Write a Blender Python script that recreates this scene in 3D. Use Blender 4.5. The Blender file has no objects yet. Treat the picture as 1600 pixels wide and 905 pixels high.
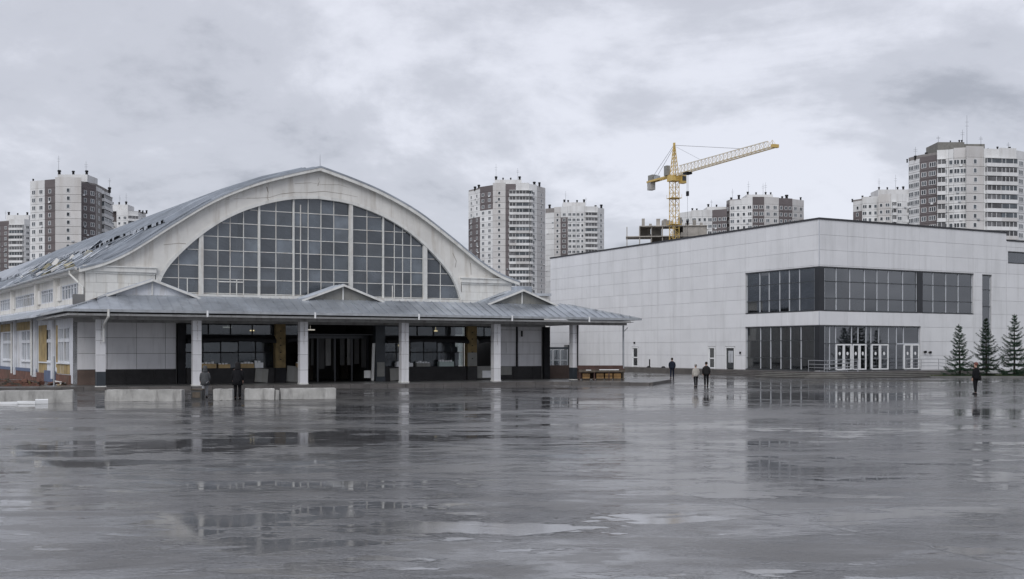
import bpy, bmesh, math, random
from mathutils import Vector, Matrix
R = math.radians
rng = random.Random(7)
scene = bpy.context.scene
COL = scene.collection

# ------------------------------------------------------------------ camera
EYE = 2.55
cam_d = bpy.data.cameras.new('camera')
cam = bpy.data.objects.new('camera', cam_d); COL.objects.link(cam)
cam.location = (0, 0, EYE); cam.rotation_euler = (R(90), 0, 0)
cam_d.sensor_width = 36; cam_d.lens = 38.25; cam_d.shift_y = 0.0584
cam_d.clip_start = 0.1; cam_d.clip_end = 6000
scene.camera = cam

# ------------------------------------------------------------------ sky
SUN_EL, SUN_AZ = R(42), R(202)       # azimuth clockwise from +Y: behind the camera, a little left
world = bpy.data.worlds.new('World'); scene.world = world; world.use_nodes = True
wt = world.node_tree; wt.nodes.clear()
def wn(t, **k):
    n = wt.nodes.new(t)
    for a, b in k.items(): setattr(n, a, b)
    return n
w_out = wn('ShaderNodeOutputWorld'); w_mix = wn('ShaderNodeMixShader')
w_sky = wn('ShaderNodeTexSky', sky_type='NISHITA', sun_disc=False, sun_elevation=SUN_EL, sun_rotation=SUN_AZ)
w_b1 = wn('ShaderNodeBackground'); w_b1.inputs[1].default_value = 0.1
w_b2 = wn('ShaderNodeBackground'); w_b2.inputs[1].default_value = 1.0
wt.links.new(w_sky.outputs[0], w_b1.inputs[0])
w_tc = wn('ShaderNodeTexCoord'); w_sep = wn('ShaderNodeSeparateXYZ')
wt.links.new(w_tc.outputs['Generated'], w_sep.inputs[0])
def wm(op, a, b=None, c=None):
    n = wn('ShaderNodeMath', operation=op)
    for i, v in enumerate((a, b, c)):
        if v is None: continue
        if isinstance(v, (int, float)): n.inputs[i].default_value = v
        else: wt.links.new(v, n.inputs[i])
    return n.outputs[0]
# cloud layer: the view direction projected on a flat deck overhead
zz = wm('ADD', wm('MAXIMUM', w_sep.outputs[2], 0.0), 0.34)
cx_ = wm('DIVIDE', w_sep.outputs[0], zz); cy_ = wm('DIVIDE', w_sep.outputs[1], zz)
w_cmb = wn('ShaderNodeCombineXYZ'); wt.links.new(cx_, w_cmb.inputs[0]); wt.links.new(cy_, w_cmb.inputs[1])
w_cmb.inputs[2].default_value = 7.7
w_n1 = wn('ShaderNodeTexNoise'); w_n1.inputs['Scale'].default_value = 1.7; w_n1.inputs['Detail'].default_value = 7
w_n1.inputs['Roughness'].default_value = 0.56; w_n1.inputs['Distortion'].default_value = 0.6
w_n2 = wn('ShaderNodeTexNoise'); w_n2.inputs['Scale'].default_value = 5.5; w_n2.inputs['Detail'].default_value = 6
w_n2.inputs['Roughness'].default_value = 0.62
wt.links.new(w_cmb.outputs[0], w_n1.inputs['Vector']); wt.links.new(w_cmb.outputs[0], w_n2.inputs['Vector'])
w_f = wm('ADD', wm('MULTIPLY', w_n1.outputs[0], 0.72), wm('MULTIPLY', w_n2.outputs[0], 0.28))
w_r = wn('ShaderNodeValToRGB'); wt.links.new(w_f, w_r.inputs[0])
w_r.color_ramp.interpolation = 'EASE'
e = w_r.color_ramp.elements
e[0].position = 0.37; e[0].color = (0.345, 0.36, 0.41, 1)
e[1].position = 0.62; e[1].color = (0.67, 0.685, 0.755, 1)
m_ = w_r.color_ramp.elements.new(0.49); m_.color = (0.50, 0.515, 0.575, 1)
wt.links.new(w_r.outputs[0], w_b2.inputs[0])
w_mix.inputs[0].default_value = 0.93
wt.links.new(w_b1.outputs[0], w_mix.inputs[1]); wt.links.new(w_b2.outputs[0], w_mix.inputs[2])
wt.links.new(w_mix.outputs[0], w_out.inputs[0])

# ------------------------------------------------------------------ sun (veiled by cloud) and exposure
sd = bpy.data.lights.new('sun', 'SUN'); sd.energy = 1.4; sd.angle = R(40); sd.color = (1.0, 0.985, 0.965)
sun = bpy.data.objects.new('sun', sd); COL.objects.link(sun)
to_sun = Vector((math.sin(SUN_AZ) * math.cos(SUN_EL), math.cos(SUN_AZ) * math.cos(SUN_EL), math.sin(SUN_EL)))
sun.rotation_euler = to_sun.to_track_quat('Z', 'Y').to_euler(); sun.location = (0, 0, 60)
vs = scene.view_settings
vs.view_transform = 'Standard'; vs.look = 'None'; vs.exposure = 0.28; vs.gamma = 1.0; vs.use_curve_mapping = False

# ------------------------------------------------------------------ materials
def mat(name, col, rough=0.7, metal=0.0, var=0.15, scale=1.2, stain=None, stain_amt=0.5, rnd=0.0, bump=0.0, bscale=6.0, spec=0.5, sscale=(2.2, 2.2, 0.22), emit=None, alpha_noise=None):
    m = bpy.data.materials.new(name); m.use_nodes = True
    t = m.node_tree; N = t.nodes; L = t.links
    b = N['Principled BSDF']; b.inputs['Roughness'].default_value = rough; b.inputs['Metallic'].default_value = metal
    b.inputs['Specular IOR Level'].default_value = spec
    geo = N.new('ShaderNodeNewGeometry')
    n1 = N.new('ShaderNodeTexNoise'); n1.inputs['Scale'].default_value = scale; n1.inputs['Detail'].default_value = 6; n1.inputs['Roughness'].default_value = 0.6
    L.new(geo.outputs['Position'], n1.inputs['Vector'])
    rp = N.new('ShaderNodeValToRGB'); L.new(n1.outputs[0], rp.inputs[0])
    rp.color_ramp.elements[0].position = 0.3; rp.color_ramp.elements[1].position = 0.7
    rp.color_ramp.elements[0].color = tuple(c * (1 - var) for c in col) + (1,)
    rp.color_ramp.elements[1].color = tuple(min(c * (1 + var), 1) for c in col) + (1,)
    cur = rp.outputs[0]
    if stain:
        mp = N.new('ShaderNodeMapping'); mp.inputs['Scale'].default_value = sscale
        L.new(geo.outputs['Position'], mp.inputs['Vector'])
        n2 = N.new('ShaderNodeTexNoise'); n2.inputs['Scale'].default_value = 1.0; n2.inputs['Detail'].default_value = 8; n2.inputs['Roughness'].default_value = 0.65
        L.new(mp.outputs[0], n2.inputs['Vector'])
        r2 = N.new('ShaderNodeValToRGB'); L.new(n2.outputs[0], r2.inputs[0])
        r2.color_ramp.elements[0].position = 0.50; r2.color_ramp.elements[0].color = (0, 0, 0, 1)
        r2.color_ramp.elements[1].position = 0.74; r2.color_ramp.elements[1].color = (stain_amt,) * 3 + (1,)
        mx = N.new('ShaderNodeMixRGB'); L.new(r2.outputs[0], mx.inputs[0]); L.new(cur, mx.inputs[1]); mx.inputs[2].default_value = tuple(stain) + (1,)
        cur = mx.outputs[0]
    if rnd:
        oi = N.new('ShaderNodeObjectInfo'); mr = N.new('ShaderNodeMapRange')
        mr.inputs[3].default_value = 1 - rnd; mr.inputs[4].default_value = 1 + rnd
        L.new(oi.outputs['Random'], mr.inputs[0])
        hs = N.new('ShaderNodeHueSaturation'); L.new(mr.outputs[0], hs.inputs['Value']); L.new(cur, hs.inputs['Color'])
        cur = hs.outputs[0]
    L.new(cur, b.inputs['Base Color'])
    if bump:
        n3 = N.new('ShaderNodeTexNoise'); n3.inputs['Scale'].default_value = bscale; n3.inputs['Detail'].default_value = 5
        L.new(geo.outputs['Position'], n3.inputs['Vector'])
        bp = N.new('ShaderNodeBump'); bp.inputs['Strength'].default_value = bump; bp.inputs['Distance'].default_value = 0.03
        L.new(n3.outputs[0], bp.inputs['Height']); L.new(bp.outputs[0], b.inputs['Normal'])
    if emit:
        b.inputs['Emission Color'].default_value = tuple(emit[:3]) + (1,); b.inputs['Emission Strength'].default_value = emit[3]
    return m

def glass(name, tint, refl=1.0, ior=1.5, dust=0.0):
    m = bpy.data.materials.new(name); m.use_nodes = True
    t = m.node_tree; N = t.nodes; L = t.links; N.clear()
    o = N.new('ShaderNodeOutputMaterial'); mx = N.new('ShaderNodeMixShader')
    tr = N.new('ShaderNodeBsdfTransparent'); tr.inputs[0].default_value = tuple(tint) + (1,)
    gl = N.new('ShaderNodeBsdfGlossy'); gl.inputs['Roughness'].default_value = 0.03; gl.inputs['Color'].default_value = (.93, .96, 1, 1)
    fr = N.new('ShaderNodeFresnel'); fr.inputs[0].default_value = ior
    mu = N.new('ShaderNodeMath'); mu.operation = 'MULTIPLY'; mu.use_clamp = True; mu.inputs[1].default_value = refl
    L.new(fr.outputs[0], mu.inputs[0]); L.new(mu.outputs[0], mx.inputs[0])
    L.new(tr.outputs[0], mx.inputs[1]); L.new(gl.outputs[0], mx.inputs[2]); out = mx.outputs[0]
    if dust:                                   # a film of dirt, uneven and different on each pane
        geo = N.new('ShaderNodeNewGeometry'); nz = N.new('ShaderNodeTexNoise'); nz.inputs['Scale'].default_value = .9; nz.inputs['Detail'].default_value = 6
        L.new(geo.outputs['Position'], nz.inputs['Vector']); oi = N.new('ShaderNodeObjectInfo')
        a = N.new('ShaderNodeMath'); a.operation = 'MULTIPLY'; L.new(nz.outputs[0], a.inputs[0]); a.inputs[1].default_value = dust * 1.6
        p = N.new('ShaderNodeMath'); p.operation = 'POWER'; L.new(oi.outputs['Random'], p.inputs[0]); p.inputs[1].default_value = 2.0
        c = N.new('ShaderNodeMath'); c.operation = 'MULTIPLY_ADD'; L.new(p.outputs[0], c.inputs[0]); c.inputs[1].default_value = 1.3; c.inputs[2].default_value = .45
        b = N.new('ShaderNodeMath'); b.operation = 'MULTIPLY'; b.use_clamp = True; L.new(a.outputs[0], b.inputs[0]); L.new(c.outputs[0], b.inputs[1])
        df = N.new('ShaderNodeBsdfDiffuse'); df.inputs[0].default_value = (.42, .48, .55, 1)
        m2 = N.new('ShaderNodeMixShader'); L.new(b.outputs[0], m2.inputs[0]); L.new(out, m2.inputs[1]); L.new(df.outputs[0], m2.inputs[2]); out = m2.outputs[0]
    L.new(out, o.inputs[0])
    return m

M = {}
M['plaster'] = mat('plaster', (.66, .65, .625), .85, var=.10, scale=.6, stain=(.30, .25, .19), stain_amt=.55, bump=.25, bscale=4)
M['trim'] = mat('trim', (.66, .66, .64), .7, var=.10, scale=1.5, stain=(.3, .27, .23), stain_amt=.5)
M['tile'] = mat('tile', (.67, .67, .69), .5, var=.06, scale=.9, stain=(.25, .24, .23), stain_amt=.35, rnd=.07)
M['dado'] = mat('dado', (.03, .029, .03), .5, spec=.2, var=.3, scale=1.5, rnd=.15)
M['joint'] = mat('joint', (.16, .16, .16), .9)
M['metal_roof'] = mat('metal_roof', (.36, .39, .43), .38, .55, var=.30, scale=.45, stain=(.52, .55, .60), stain_amt=.6, bump=.12, bscale=1.2, sscale=(.5, .5, .5))
M['metal_light'] = mat('metal_light', (.42, .45, .49), .33, .55, var=.25, scale=.4, stain=(.16, .17, .19), stain_amt=.6, bump=.1, bscale=1.0, sscale=(.6, .6, .6))
M['metal_bright'] = mat('metal_bright', (.58, .61, .65), .35, .5, var=.2, scale=1, rnd=.2)
M['gutter'] = mat('gutter', (.40, .42, .44), .45, .4, var=.2, stain=(.15, .14, .13), stain_amt=.5)
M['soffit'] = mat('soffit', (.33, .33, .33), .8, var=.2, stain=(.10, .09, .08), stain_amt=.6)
M['mullion'] = mat('mullion', (.60, .60, .58), .6, var=.12, scale=2, stain=(.3, .2, .13), stain_amt=.5)
M['white_frame'] = mat('white_frame', (.74, .75, .76), .45, var=.04)
M['old_white'] = mat('old_white', (.60, .62, .66), .8, var=.12, scale=1.2, stain=(.32, .27, .2), stain_amt=.6, bump=.2)
M['ochre_dark'] = mat('ochre_dark', (.20, .145, .065), .8, var=.4, scale=2, stain=(.08, .06, .04), stain_amt=.6)
M['ochre'] = mat('ochre', (.30, .22, .10), .85, var=.4, scale=1.2, stain=(.52, .49, .43), stain_amt=.8, bump=.2)
M['crack'] = mat('crack', (.22, .19, .16), .9, var=.3)
M['dark'] = mat('dark', (.016, .016, .018), .6, spec=.15, var=.3)
M['black_metal'] = mat('black_metal', (.025, .027, .032), .35, .2, var=.15)
M['dark_blue'] = mat('dark_blue', (.03, .037, .045), .45, var=.25)
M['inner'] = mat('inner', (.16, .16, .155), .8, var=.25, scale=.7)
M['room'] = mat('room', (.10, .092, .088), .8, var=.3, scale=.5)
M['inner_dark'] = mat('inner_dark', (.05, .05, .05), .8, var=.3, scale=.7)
M['board_grey'] = mat('board_grey', (.24, .24, .225), .75, var=.15, stain=(.15, .13, .1), stain_amt=.5)
M['panel'] = mat('panel', (.68, .685, .705), .5, var=.04, scale=.5, stain=(.47, .475, .48), stain_amt=.55, rnd=.03, sscale=(1.1, 1.1, .10))
M['panel_joint'] = mat('panel_joint', (.40, .40, .41), .8)
M['cap'] = mat('cap', (.03, .03, .035), .5, var=.2)
M['alu'] = mat('alu', (.55, .57, .60), .4, .3, var=.05)
M['frame_dark'] = mat('frame_dark', (.06, .065, .07), .4, .3)
M['glass_arch'] = glass('glass_arch', (.36, .40, .45), 2.3, 1.5, .21)
M['glass_hall'] = glass('glass_hall', (.36, .38, .39), 2.5, 1.6, .02)
M['glass_clear'] = glass('glass_clear', (.55, .59, .60), 1.3, 1.5, .05)
M['steel'] = mat('steel', (.5, .51, .53), .28, .8, var=.1)
M['concrete'] = mat('concrete', (.40, .395, .38), .85, var=.22, scale=1.6, stain=(.10, .095, .09), stain_amt=.75, bump=.35, bscale=7, rnd=.08, sscale=(2.5, 2.5, .5))
M['wet_concrete'] = mat('wet_concrete', (.13, .128, .125), .3, var=.3, scale=.9, stain=(.06, .06, .06), stain_amt=.7, bump=.2, bscale=3, sscale=(.8, .8, .8))
M['wet_step'] = mat('wet_step', (.085, .078, .074), .4, var=.35, scale=1.2, bump=.2, bscale=4, rnd=.12)
M['brick'] = mat('brick', (.13, .062, .045), .85, var=.4, scale=2.5, stain=(.05, .045, .03), stain_amt=.8, bump=.5, bscale=9, sscale=(.6, .6, .6))
M['brown_wall'] = mat('brown_wall', (.12, .085, .07), .8, var=.3, scale=1.2, bump=.2)
M['timber'] = mat('timber', (.08, .065, .05), .8, var=.5, scale=3, rnd=.3)
M['rust'] = mat('rust', (.06, .03, .024), .7, var=.4, scale=3)
M['yellow_crate'] = mat('yellow_crate', (.20, .115, .04), .6, var=.3, scale=3, rnd=.2)
M['blue_sheet'] = mat('blue_sheet', (.05, .08, .16), .5, var=.3)
M['insulation'] = mat('insulation', (.30, .275, .19), .95, var=.35, scale=2, bump=.8, bscale=5)
M['bin'] = mat('bin', (.05, .05, .05), .6, var=.4, scale=4, rnd=.2)
M['foam'] = mat('foam', (.75, .76, .77), .7, var=.08)
M['card'] = mat('card', (.42, .30, .15), .8, var=.2, rnd=.2)
M['greenish'] = mat('greenish', (.35, .42, .40), .5, var=.2)
M['warm_lamp'] = mat('warm_lamp', (.9, .8, .6), .5, emit=(1.0, .72, .38, 2.2))
M['white_lamp'] = mat('white_lamp', (.5, .5, .5), .5, emit=(1.0, .95, .85, .35))
M['tower_white'] = mat('tower_white', (.68, .685, .69), .85, var=.10, scale=.12, stain=(.36, .33, .30), stain_amt=.5, rnd=.07, sscale=(.3, .3, .05))
M['tower_beige'] = mat('tower_beige', (.55, .54, .535), .85, var=.09, scale=.12, stain=(.33, .29, .25), stain_amt=.4, rnd=.06, sscale=(.3, .3, .05))
M['tower_brown'] = mat('tower_brown', (.14, .122, .125), .85, var=.15, scale=.12, rnd=.08)
M['tower_joint'] = mat('tower_joint', (.24, .225, .22), .9)
M['tower_glass'] = mat('tower_glass', (.07, .08, .09), .12, var=.5, scale=.35, rnd=.5)
M['loggia'] = mat('loggia', (.10, .10, .105), .35, var=.6, scale=.5, rnd=.4)
M['win_white'] = mat('win_white', (.72, .73, .74), .5, var=.04)
M['roof_grey'] = mat('roof_grey', (.20, .195, .18), .9, var=.15)
M['crane'] = mat('crane', (.58, .41, .13), .5, var=.15, scale=1)
M['crane_pale'] = mat('crane_pale', (.62, .56, .45), .5, var=.1)
M['raw_conc'] = mat('raw_conc', (.33, .31, .285), .9, var=.3, scale=.3, rnd=.12)
M['bark'] = mat('bark', (.035, .03, .024), .9, var=.3, scale=6)
M['grass'] = mat('grass', (.06, .075, .03), .9, var=.5, scale=4, bump=.8, bscale=14)
M['skin'] = mat('skin', (.50, .30, .23), .6, var=.05)
def cloth(name, c): M[name] = mat(name, c, .9, var=.2, scale=9, bump=.3, bscale=20, spec=.08)
for nm, c in (('cl_black', (.013, .013, .015)), ('cl_navy', (.018, .022, .035)), ('cl_grey', (.075, .078, .082)), ('cl_beige', (.36, .34, .31)),
              ('cl_dark', (.022, .021, .022)), ('cl_lightpants', (.24, .245, .26)), ('hair_grey', (.2, .19, .18)), ('hair_dark', (.03, .025, .02)), ('cl_knit', (.16, .07, .06))): cloth(nm, c)

# needles: light and dark clumps come from a noise through the crown
def needle_mat():
    m = mat('needles', (.030, .058, .036), .9, var=.65, scale=3.0, rnd=.2, spec=.15)
    return m
M['needles'] = needle_mat()

# wet asphalt of the square: smooth puddles, a rippled film of water, and drier ground
def ground_mat():
    m = bpy.data.materials.new('wet_asphalt'); m.use_nodes = True
    t = m.node_tree; N = t.nodes; L = t.links; b = N['Principled BSDF']
    geo = N.new('ShaderNodeNewGeometry')
    def noise(sc, det=5, rough=.55, dist=0.0, vec=None, stretch=None):
        n = N.new('ShaderNodeTexNoise'); n.inputs['Scale'].default_value = sc; n.inputs['Detail'].default_value = det
        n.inputs['Roughness'].default_value = rough; n.inputs['Distortion'].default_value = dist
        if stretch:
            mp = N.new('ShaderNodeMapping'); mp.inputs['Scale'].default_value = stretch[:3]; mp.inputs['Rotation'].default_value[2] = stretch[3]
            L.new(geo.outputs['Position'], mp.inputs[0]); L.new(mp.outputs[0], n.inputs['Vector'])
        else: L.new(geo.outputs['Position'], n.inputs['Vector'])
        return n.outputs[0]
    def rampf(v, a, b_, lo=0., hi=1.):
        r = N.new('ShaderNodeMapRange'); r.interpolation_type = 'SMOOTHSTEP'
        r.inputs[1].default_value = a; r.inputs[2].default_value = b_; r.inputs[3].default_value = lo; r.inputs[4].default_value = hi
        L.new(v, r.inputs[0]); return r.outputs[0]
    def mth(op, a, b_):
        n = N.new('ShaderNodeMath'); n.operation = op
        for i, v in enumerate((a, b_)):
            if isinstance(v, (int, float)): n.inputs[i].default_value = v
            else: L.new(v, n.inputs[i])
        return n.outputs[0]
    big = noise(.13, 6, .6, .5, stretch=(.5, 1.0, 1, R(6)))
    mid = noise(.75, 6, .62, .3, stretch=(.38, 1.0, 1, R(-5)))
    small = noise(2.6, 5, .65, .2, stretch=(.4, 1.0, 1, R(4)))
    # old slabs under the asphalt: wavering joints, each slab a little different
    mp = N.new('ShaderNodeMapping'); mp.inputs['Rotation'].default_value[2] = R(-24); L.new(geo.outputs['Position'], mp.inputs[0])
    wob = N.new('ShaderNodeTexNoise'); wob.inputs['Scale'].default_value = .6; wob.inputs['Detail'].default_value = 5; L.new(geo.outputs['Position'], wob.inputs['Vector'])
    wsc = N.new('ShaderNodeVectorMath'); wsc.operation = 'SCALE'; wsc.inputs['Scale'].default_value = .8; L.new(wob.outputs['Color'], wsc.inputs[0])
    vadd = N.new('ShaderNodeVectorMath'); vadd.operation = 'ADD'; L.new(mp.outputs[0], vadd.inputs[0]); L.new(wsc.outputs[0], vadd.inputs[1])
    sp = N.new('ShaderNodeSeparateXYZ'); L.new(vadd.outputs[0], sp.inputs[0])
    fx = mth('DIVIDE', sp.outputs[0], 11.0); fy = mth('DIVIDE', sp.outputs[1], 7.0)
    def edge(v, wdt):
        f = mth('FRACT', v, 0.0); f = mth('MINIMUM', f, mth('SUBTRACT', 1.0, f)); return rampf(f, 0.0, wdt, 1.0, 0.0)
    crack = mth('MULTIPLY', mth('MAXIMUM', edge(fx, .0022), edge(fy, .0035)), rampf(noise(.3, 4, .6), .44, .56))
    cell = N.new('ShaderNodeCombineXYZ'); L.new(mth('FLOOR', fx, 0.0), cell.inputs[0]); L.new(mth('FLOOR', fy, 0.0), cell.inputs[1])
    wnz = N.new('ShaderNodeTexWhiteNoise'); wnz.noise_dimensions = '2D'; L.new(cell.outputs[0], wnz.inputs['Vector']); slab = wnz.outputs['Value']
    lvl = mth('ADD', mth('ADD', mth('MULTIPLY', big, .40), mth('MULTIPLY', mid, .36)), mth('MULTIPLY', small, .24))
    lvl = mth('ADD', lvl, mth('MULTIPLY', mth('SUBTRACT', slab, .5), .06))
    puddle = rampf(lvl, .506, .524)              # 1 = standing water
    dry = rampf(lvl, .474, .455)                 # 1 = drier ridge
    fine = noise(55, 3, .7); grain = noise(22, 4, .7); rip = noise(8.0, 4, .62, .4, stretch=(.6, 1.0, 1, R(10))); rmask = rampf(noise(.42, 4, .6, .3, stretch=(.6, 1, 1, R(20))), .40, .62, .25, 1.7)
    # colour
    rp = N.new('ShaderNodeValToRGB'); L.new(mth('ADD', mth('MULTIPLY', grain, .55), mth('ADD', mth('MULTIPLY', mid, .25), mth('MULTIPLY', big, .20))), rp.inputs[0])
    rp.color_ramp.elements[0].position = .42; rp.color_ramp.elements[0].color = (.022, .0215, .022, 1)
    rp.color_ramp.elements[1].position = .60; rp.color_ramp.elements[1].color = (.165, .164, .17, 1)
    m1 = N.new('ShaderNodeMixRGB'); L.new(dry, m1.inputs[0]); L.new(rp.outputs[0], m1.inputs[1]); m1.inputs[2].default_value = (.06, .056, .052, 1)
    m2 = N.new('ShaderNodeMixRGB'); L.new(crack, m2.inputs[0]); L.new(m1.outputs[0], m2.inputs[1]); m2.inputs[2].default_value = (.02, .02, .02, 1)
    L.new(m2.outputs[0], b.inputs['Base Color'])
    # gloss
    film = N.new('ShaderNodeMix'); film.data_type = 'FLOAT'; L.new(puddle, film.inputs[0])
    film.inputs[2].default_value = .085; film.inputs[3].default_value = .015
    f2 = N.new('ShaderNodeMix'); f2.data_type = 'FLOAT'; L.new(dry, f2.inputs[0]); L.new(film.outputs[0], f2.inputs[2]); f2.inputs[3].default_value = .27
    L.new(f2.outputs[0], b.inputs['Roughness'])
    b.inputs['IOR'].default_value = 1.95
    h = mth('ADD', mth('MULTIPLY', fine, .0034), mth('MULTIPLY', grain, .0078))
    h = mth('MULTIPLY', mth('ADD', h, mth('MULTIPLY', rip, .0125)), rmask)
    inv = mth('SUBTRACT', 1.0, puddle)
    h = mth('MULTIPLY', h, mth('ADD', mth('MULTIPLY', inv, .94), .06))
    h = mth('SUBTRACT', h, mth('MULTIPLY', crack, .006))
    bp = N.new('ShaderNodeBump'); bp.inputs['Strength'].default_value = 0.8; bp.inputs['Distance'].default_value = 1.0
    L.new(h, bp.inputs['Height']); L.new(bp.outputs[0], b.inputs['Normal'])
    return m
M['ground'] = ground_mat()

# ------------------------------------------------------------------ helpers
def link(o, parent=None):
    COL.objects.link(o)
    if parent is not None: o.parent = parent
    return o
def tag(o, label, cat, group=None):
    o['label'] = label; o['category'] = cat
    if group: o['group'] = group
    return o
def thing(name, label, cat, loc=(0, 0, 0), rz=0.0, group=None):
    o = bpy.data.objects.new(name, None); o.empty_display_size = .3
    o.location = loc; o.rotation_euler = (0, 0, rz); COL.objects.link(o)
    return tag(o, label, cat, group)
class MB:
    def __init__(s): s.v = []; s.f = []; s.m = []
    def box(s, x0, x1, y0, y1, z0, z1, mi=0, fn=None):
        k = len(s.v)
        c = [(x, y, z) for z in (z0, z1) for y in (y0, y1) for x in (x0, x1)]
        if fn: c = [fn(*p) for p in c]
        s.v += c
        for q in ((0, 2, 3, 1), (4, 5, 7, 6), (0, 1, 5, 4), (2, 6, 7, 3), (0, 4, 6, 2), (1, 3, 7, 5)):
            s.f.append(tuple(k + i for i in q)); s.m.append(mi)
        return s
    def poly(s, pts, mi=0):
        k = len(s.v); s.v += [tuple(p) for p in pts]; s.f.append(tuple(range(k, k + len(pts)))); s.m.append(mi); return s
    def prism(s, poly, off, mi=0):          # closed solid: a planar polygon pushed along off
        k = len(s.v); n = len(poly); off = Vector(off)
        s.v += [tuple(p) for p in poly] + [tuple(Vector(p) + off) for p in poly]
        s.f.append(tuple(range(k, k + n))[::-1]); s.m.append(mi)
        s.f.append(tuple(range(k + n, k + 2 * n))); s.m.append(mi)
        for i in range(n):
            j = (i + 1) % n; s.f.append((k + i, k + j, k + n + j, k + n + i)); s.m.append(mi)
        return s
    def tube(s, p0, p1, r0, r1=None, n=6, mi=0):
        r1 = r0 if r1 is None else r1
        p0 = Vector(p0); p1 = Vector(p1); d = (p1 - p0).normalized()
        a = d.orthogonal().normalized(); b = d.cross(a); k = len(s.v)
        for p, r in ((p0, r0), (p1, r1)):
            for i in range(n):
                t = 2 * math.pi * i / n; s.v.append(tuple(p + a * (r * math.cos(t)) + b * (r * math.sin(t))))
        for i in range(n):
            j = (i + 1) % n; s.f.append((k + i, k + j, k + n + j, k + n + i)); s.m.append(mi)
        s.f.append(tuple(range(k, k + n))[::-1]); s.m.append(mi); s.f.append(tuple(range(k + n, k + 2 * n))); s.m.append(mi)
        return s
    def path(s, pts, r, n=6, mi=0):
        for a, b in zip(pts, pts[1:]): s.tube(a, b, r, r, n, mi)
        return s
    def bar(s, p0, p1, w, h=None, mi=0):     # square bar
        h = w if h is None else h
        p0 = Vector(p0); p1 = Vector(p1); d = (p1 - p0).normalized()
        up = Vector((0, 0, 1)) if abs(d.z) < .95 else Vector((1, 0, 0))
        a = d.cross(up).normalized() * (w / 2); b = a.normalized().cross(d).normalized() * (h / 2); k = len(s.v)
        for p in (p0, p1):
            for q in (-a - b, a - b, a + b, -a + b): s.v.append(tuple(p + q))
        for q in ((3, 2, 1, 0), (4, 5, 6, 7), (0, 1, 5, 4), (1, 2, 6, 5), (2, 3, 7, 6), (3, 0, 4, 7)):
            s.f.append(tuple(k + i for i in q)); s.m.append(mi)
        return s
    def mesh(s, name, mats):
        me = bpy.data.meshes.new(name); me.from_pydata(s.v, [], s.f)
        for m in (mats if isinstance(mats, (list, tuple)) else [mats]): me.materials.append(M[m])
        me.polygons.foreach_set('material_index', s.m)
        bm = bmesh.new(); bm.from_mesh(me); bmesh.ops.recalc_face_normals(bm, faces=bm.faces); bm.to_mesh(me); bm.free()
        return me
    def build(s, name, mats, parent=None, loc=(0, 0, 0), rz=0.0, smooth=False):
        me = s.mesh(name, mats); o = bpy.data.objects.new(name, me); o.location = loc; o.rotation_euler = (0, 0, rz)
        if smooth: me.polygons.foreach_set('use_smooth', [True] * len(me.polygons))
        return link(o, parent)
_cube = {}
def piece(name, m, parent, x0, x1, y0, y1, z0, z1, rot=(0, 0, 0)):   # a box-shaped piece that shares one cube per material
    if m not in _cube: _cube[m] = MB().box(-.5, .5, -.5, .5, -.5, .5).mesh('piece_' + m, m)
    o = bpy.data.objects.new(name, _cube[m]); o.location = ((x0 + x1) / 2, (y0 + y1) / 2, (z0 + z1) / 2)
    o.scale = (x1 - x0, y1 - y0, z1 - z0); o.rotation_euler = rot
    return link(o, parent)
def shared(name, me, parent, loc, rz=0.0, scale=(1, 1, 1)):
    o = bpy.data.objects.new(name, me); o.location = loc; o.rotation_euler = (0, 0, rz); o.scale = scale
    return link(o, parent)
def rect_minus(rects, holes):
    out = list(rects)
    for (a0, a1, b0, b1) in holes:
        nxt = []
        for (x0, x1, y0, y1) in out:
            if a1 <= x0 or a0 >= x1 or b1 <= y0 or b0 >= y1: nxt.append((x0, x1, y0, y1)); continue
            if b0 > y0: nxt.append((x0, x1, y0, b0))
            if b1 < y1: nxt.append((x0, x1, b1, y1))
            l, h = max(y0, b0), min(y1, b1)
            if a0 > x0: nxt.append((x0, a0, l, h))
            if a1 < x1: nxt.append((a1, x1, l, h))
        out = nxt
    return [r for r in out if r[1] - r[0] > .03 and r[3] - r[2] > .03]
def interp(pts, x):
    for (a, b), (c, d) in zip(pts, pts[1:]):
        if a <= x <= c: return b + (d - b) * (x - a) / (c - a)
    return pts[-1][1] if x > pts[-1][0] else pts[0][1]
def smooth_curve(pts, n=8):                 # Catmull-Rom through control points
    out = []
    P = [pts[0]] + list(pts) + [pts[-1]]
    for i in range(1, len(P) - 2):
        p0, p1, p2, p3 = (Vector(P[j]) for j in (i - 1, i, i + 1, i + 2))
        for k in range(n):
            t = k / n
            out.append(tuple(.5 * ((2 * p1) + (p2 - p0) * t + (2 * p0 - 5 * p1 + 4 * p2 - p3) * t * t + (3 * p1 - p0 - 3 * p2 + p3) * t ** 3)))
    out.append(tuple(pts[-1])); return out

# ------------------------------------------------------------------ the square
g = MB().poly([(-2500, -1200, 0), (2500, -1200, 0), (2500, 3500, 0), (-2500, 3500, 0)]).build('ground', 'ground'); g['kind'] = 'structure'

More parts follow.
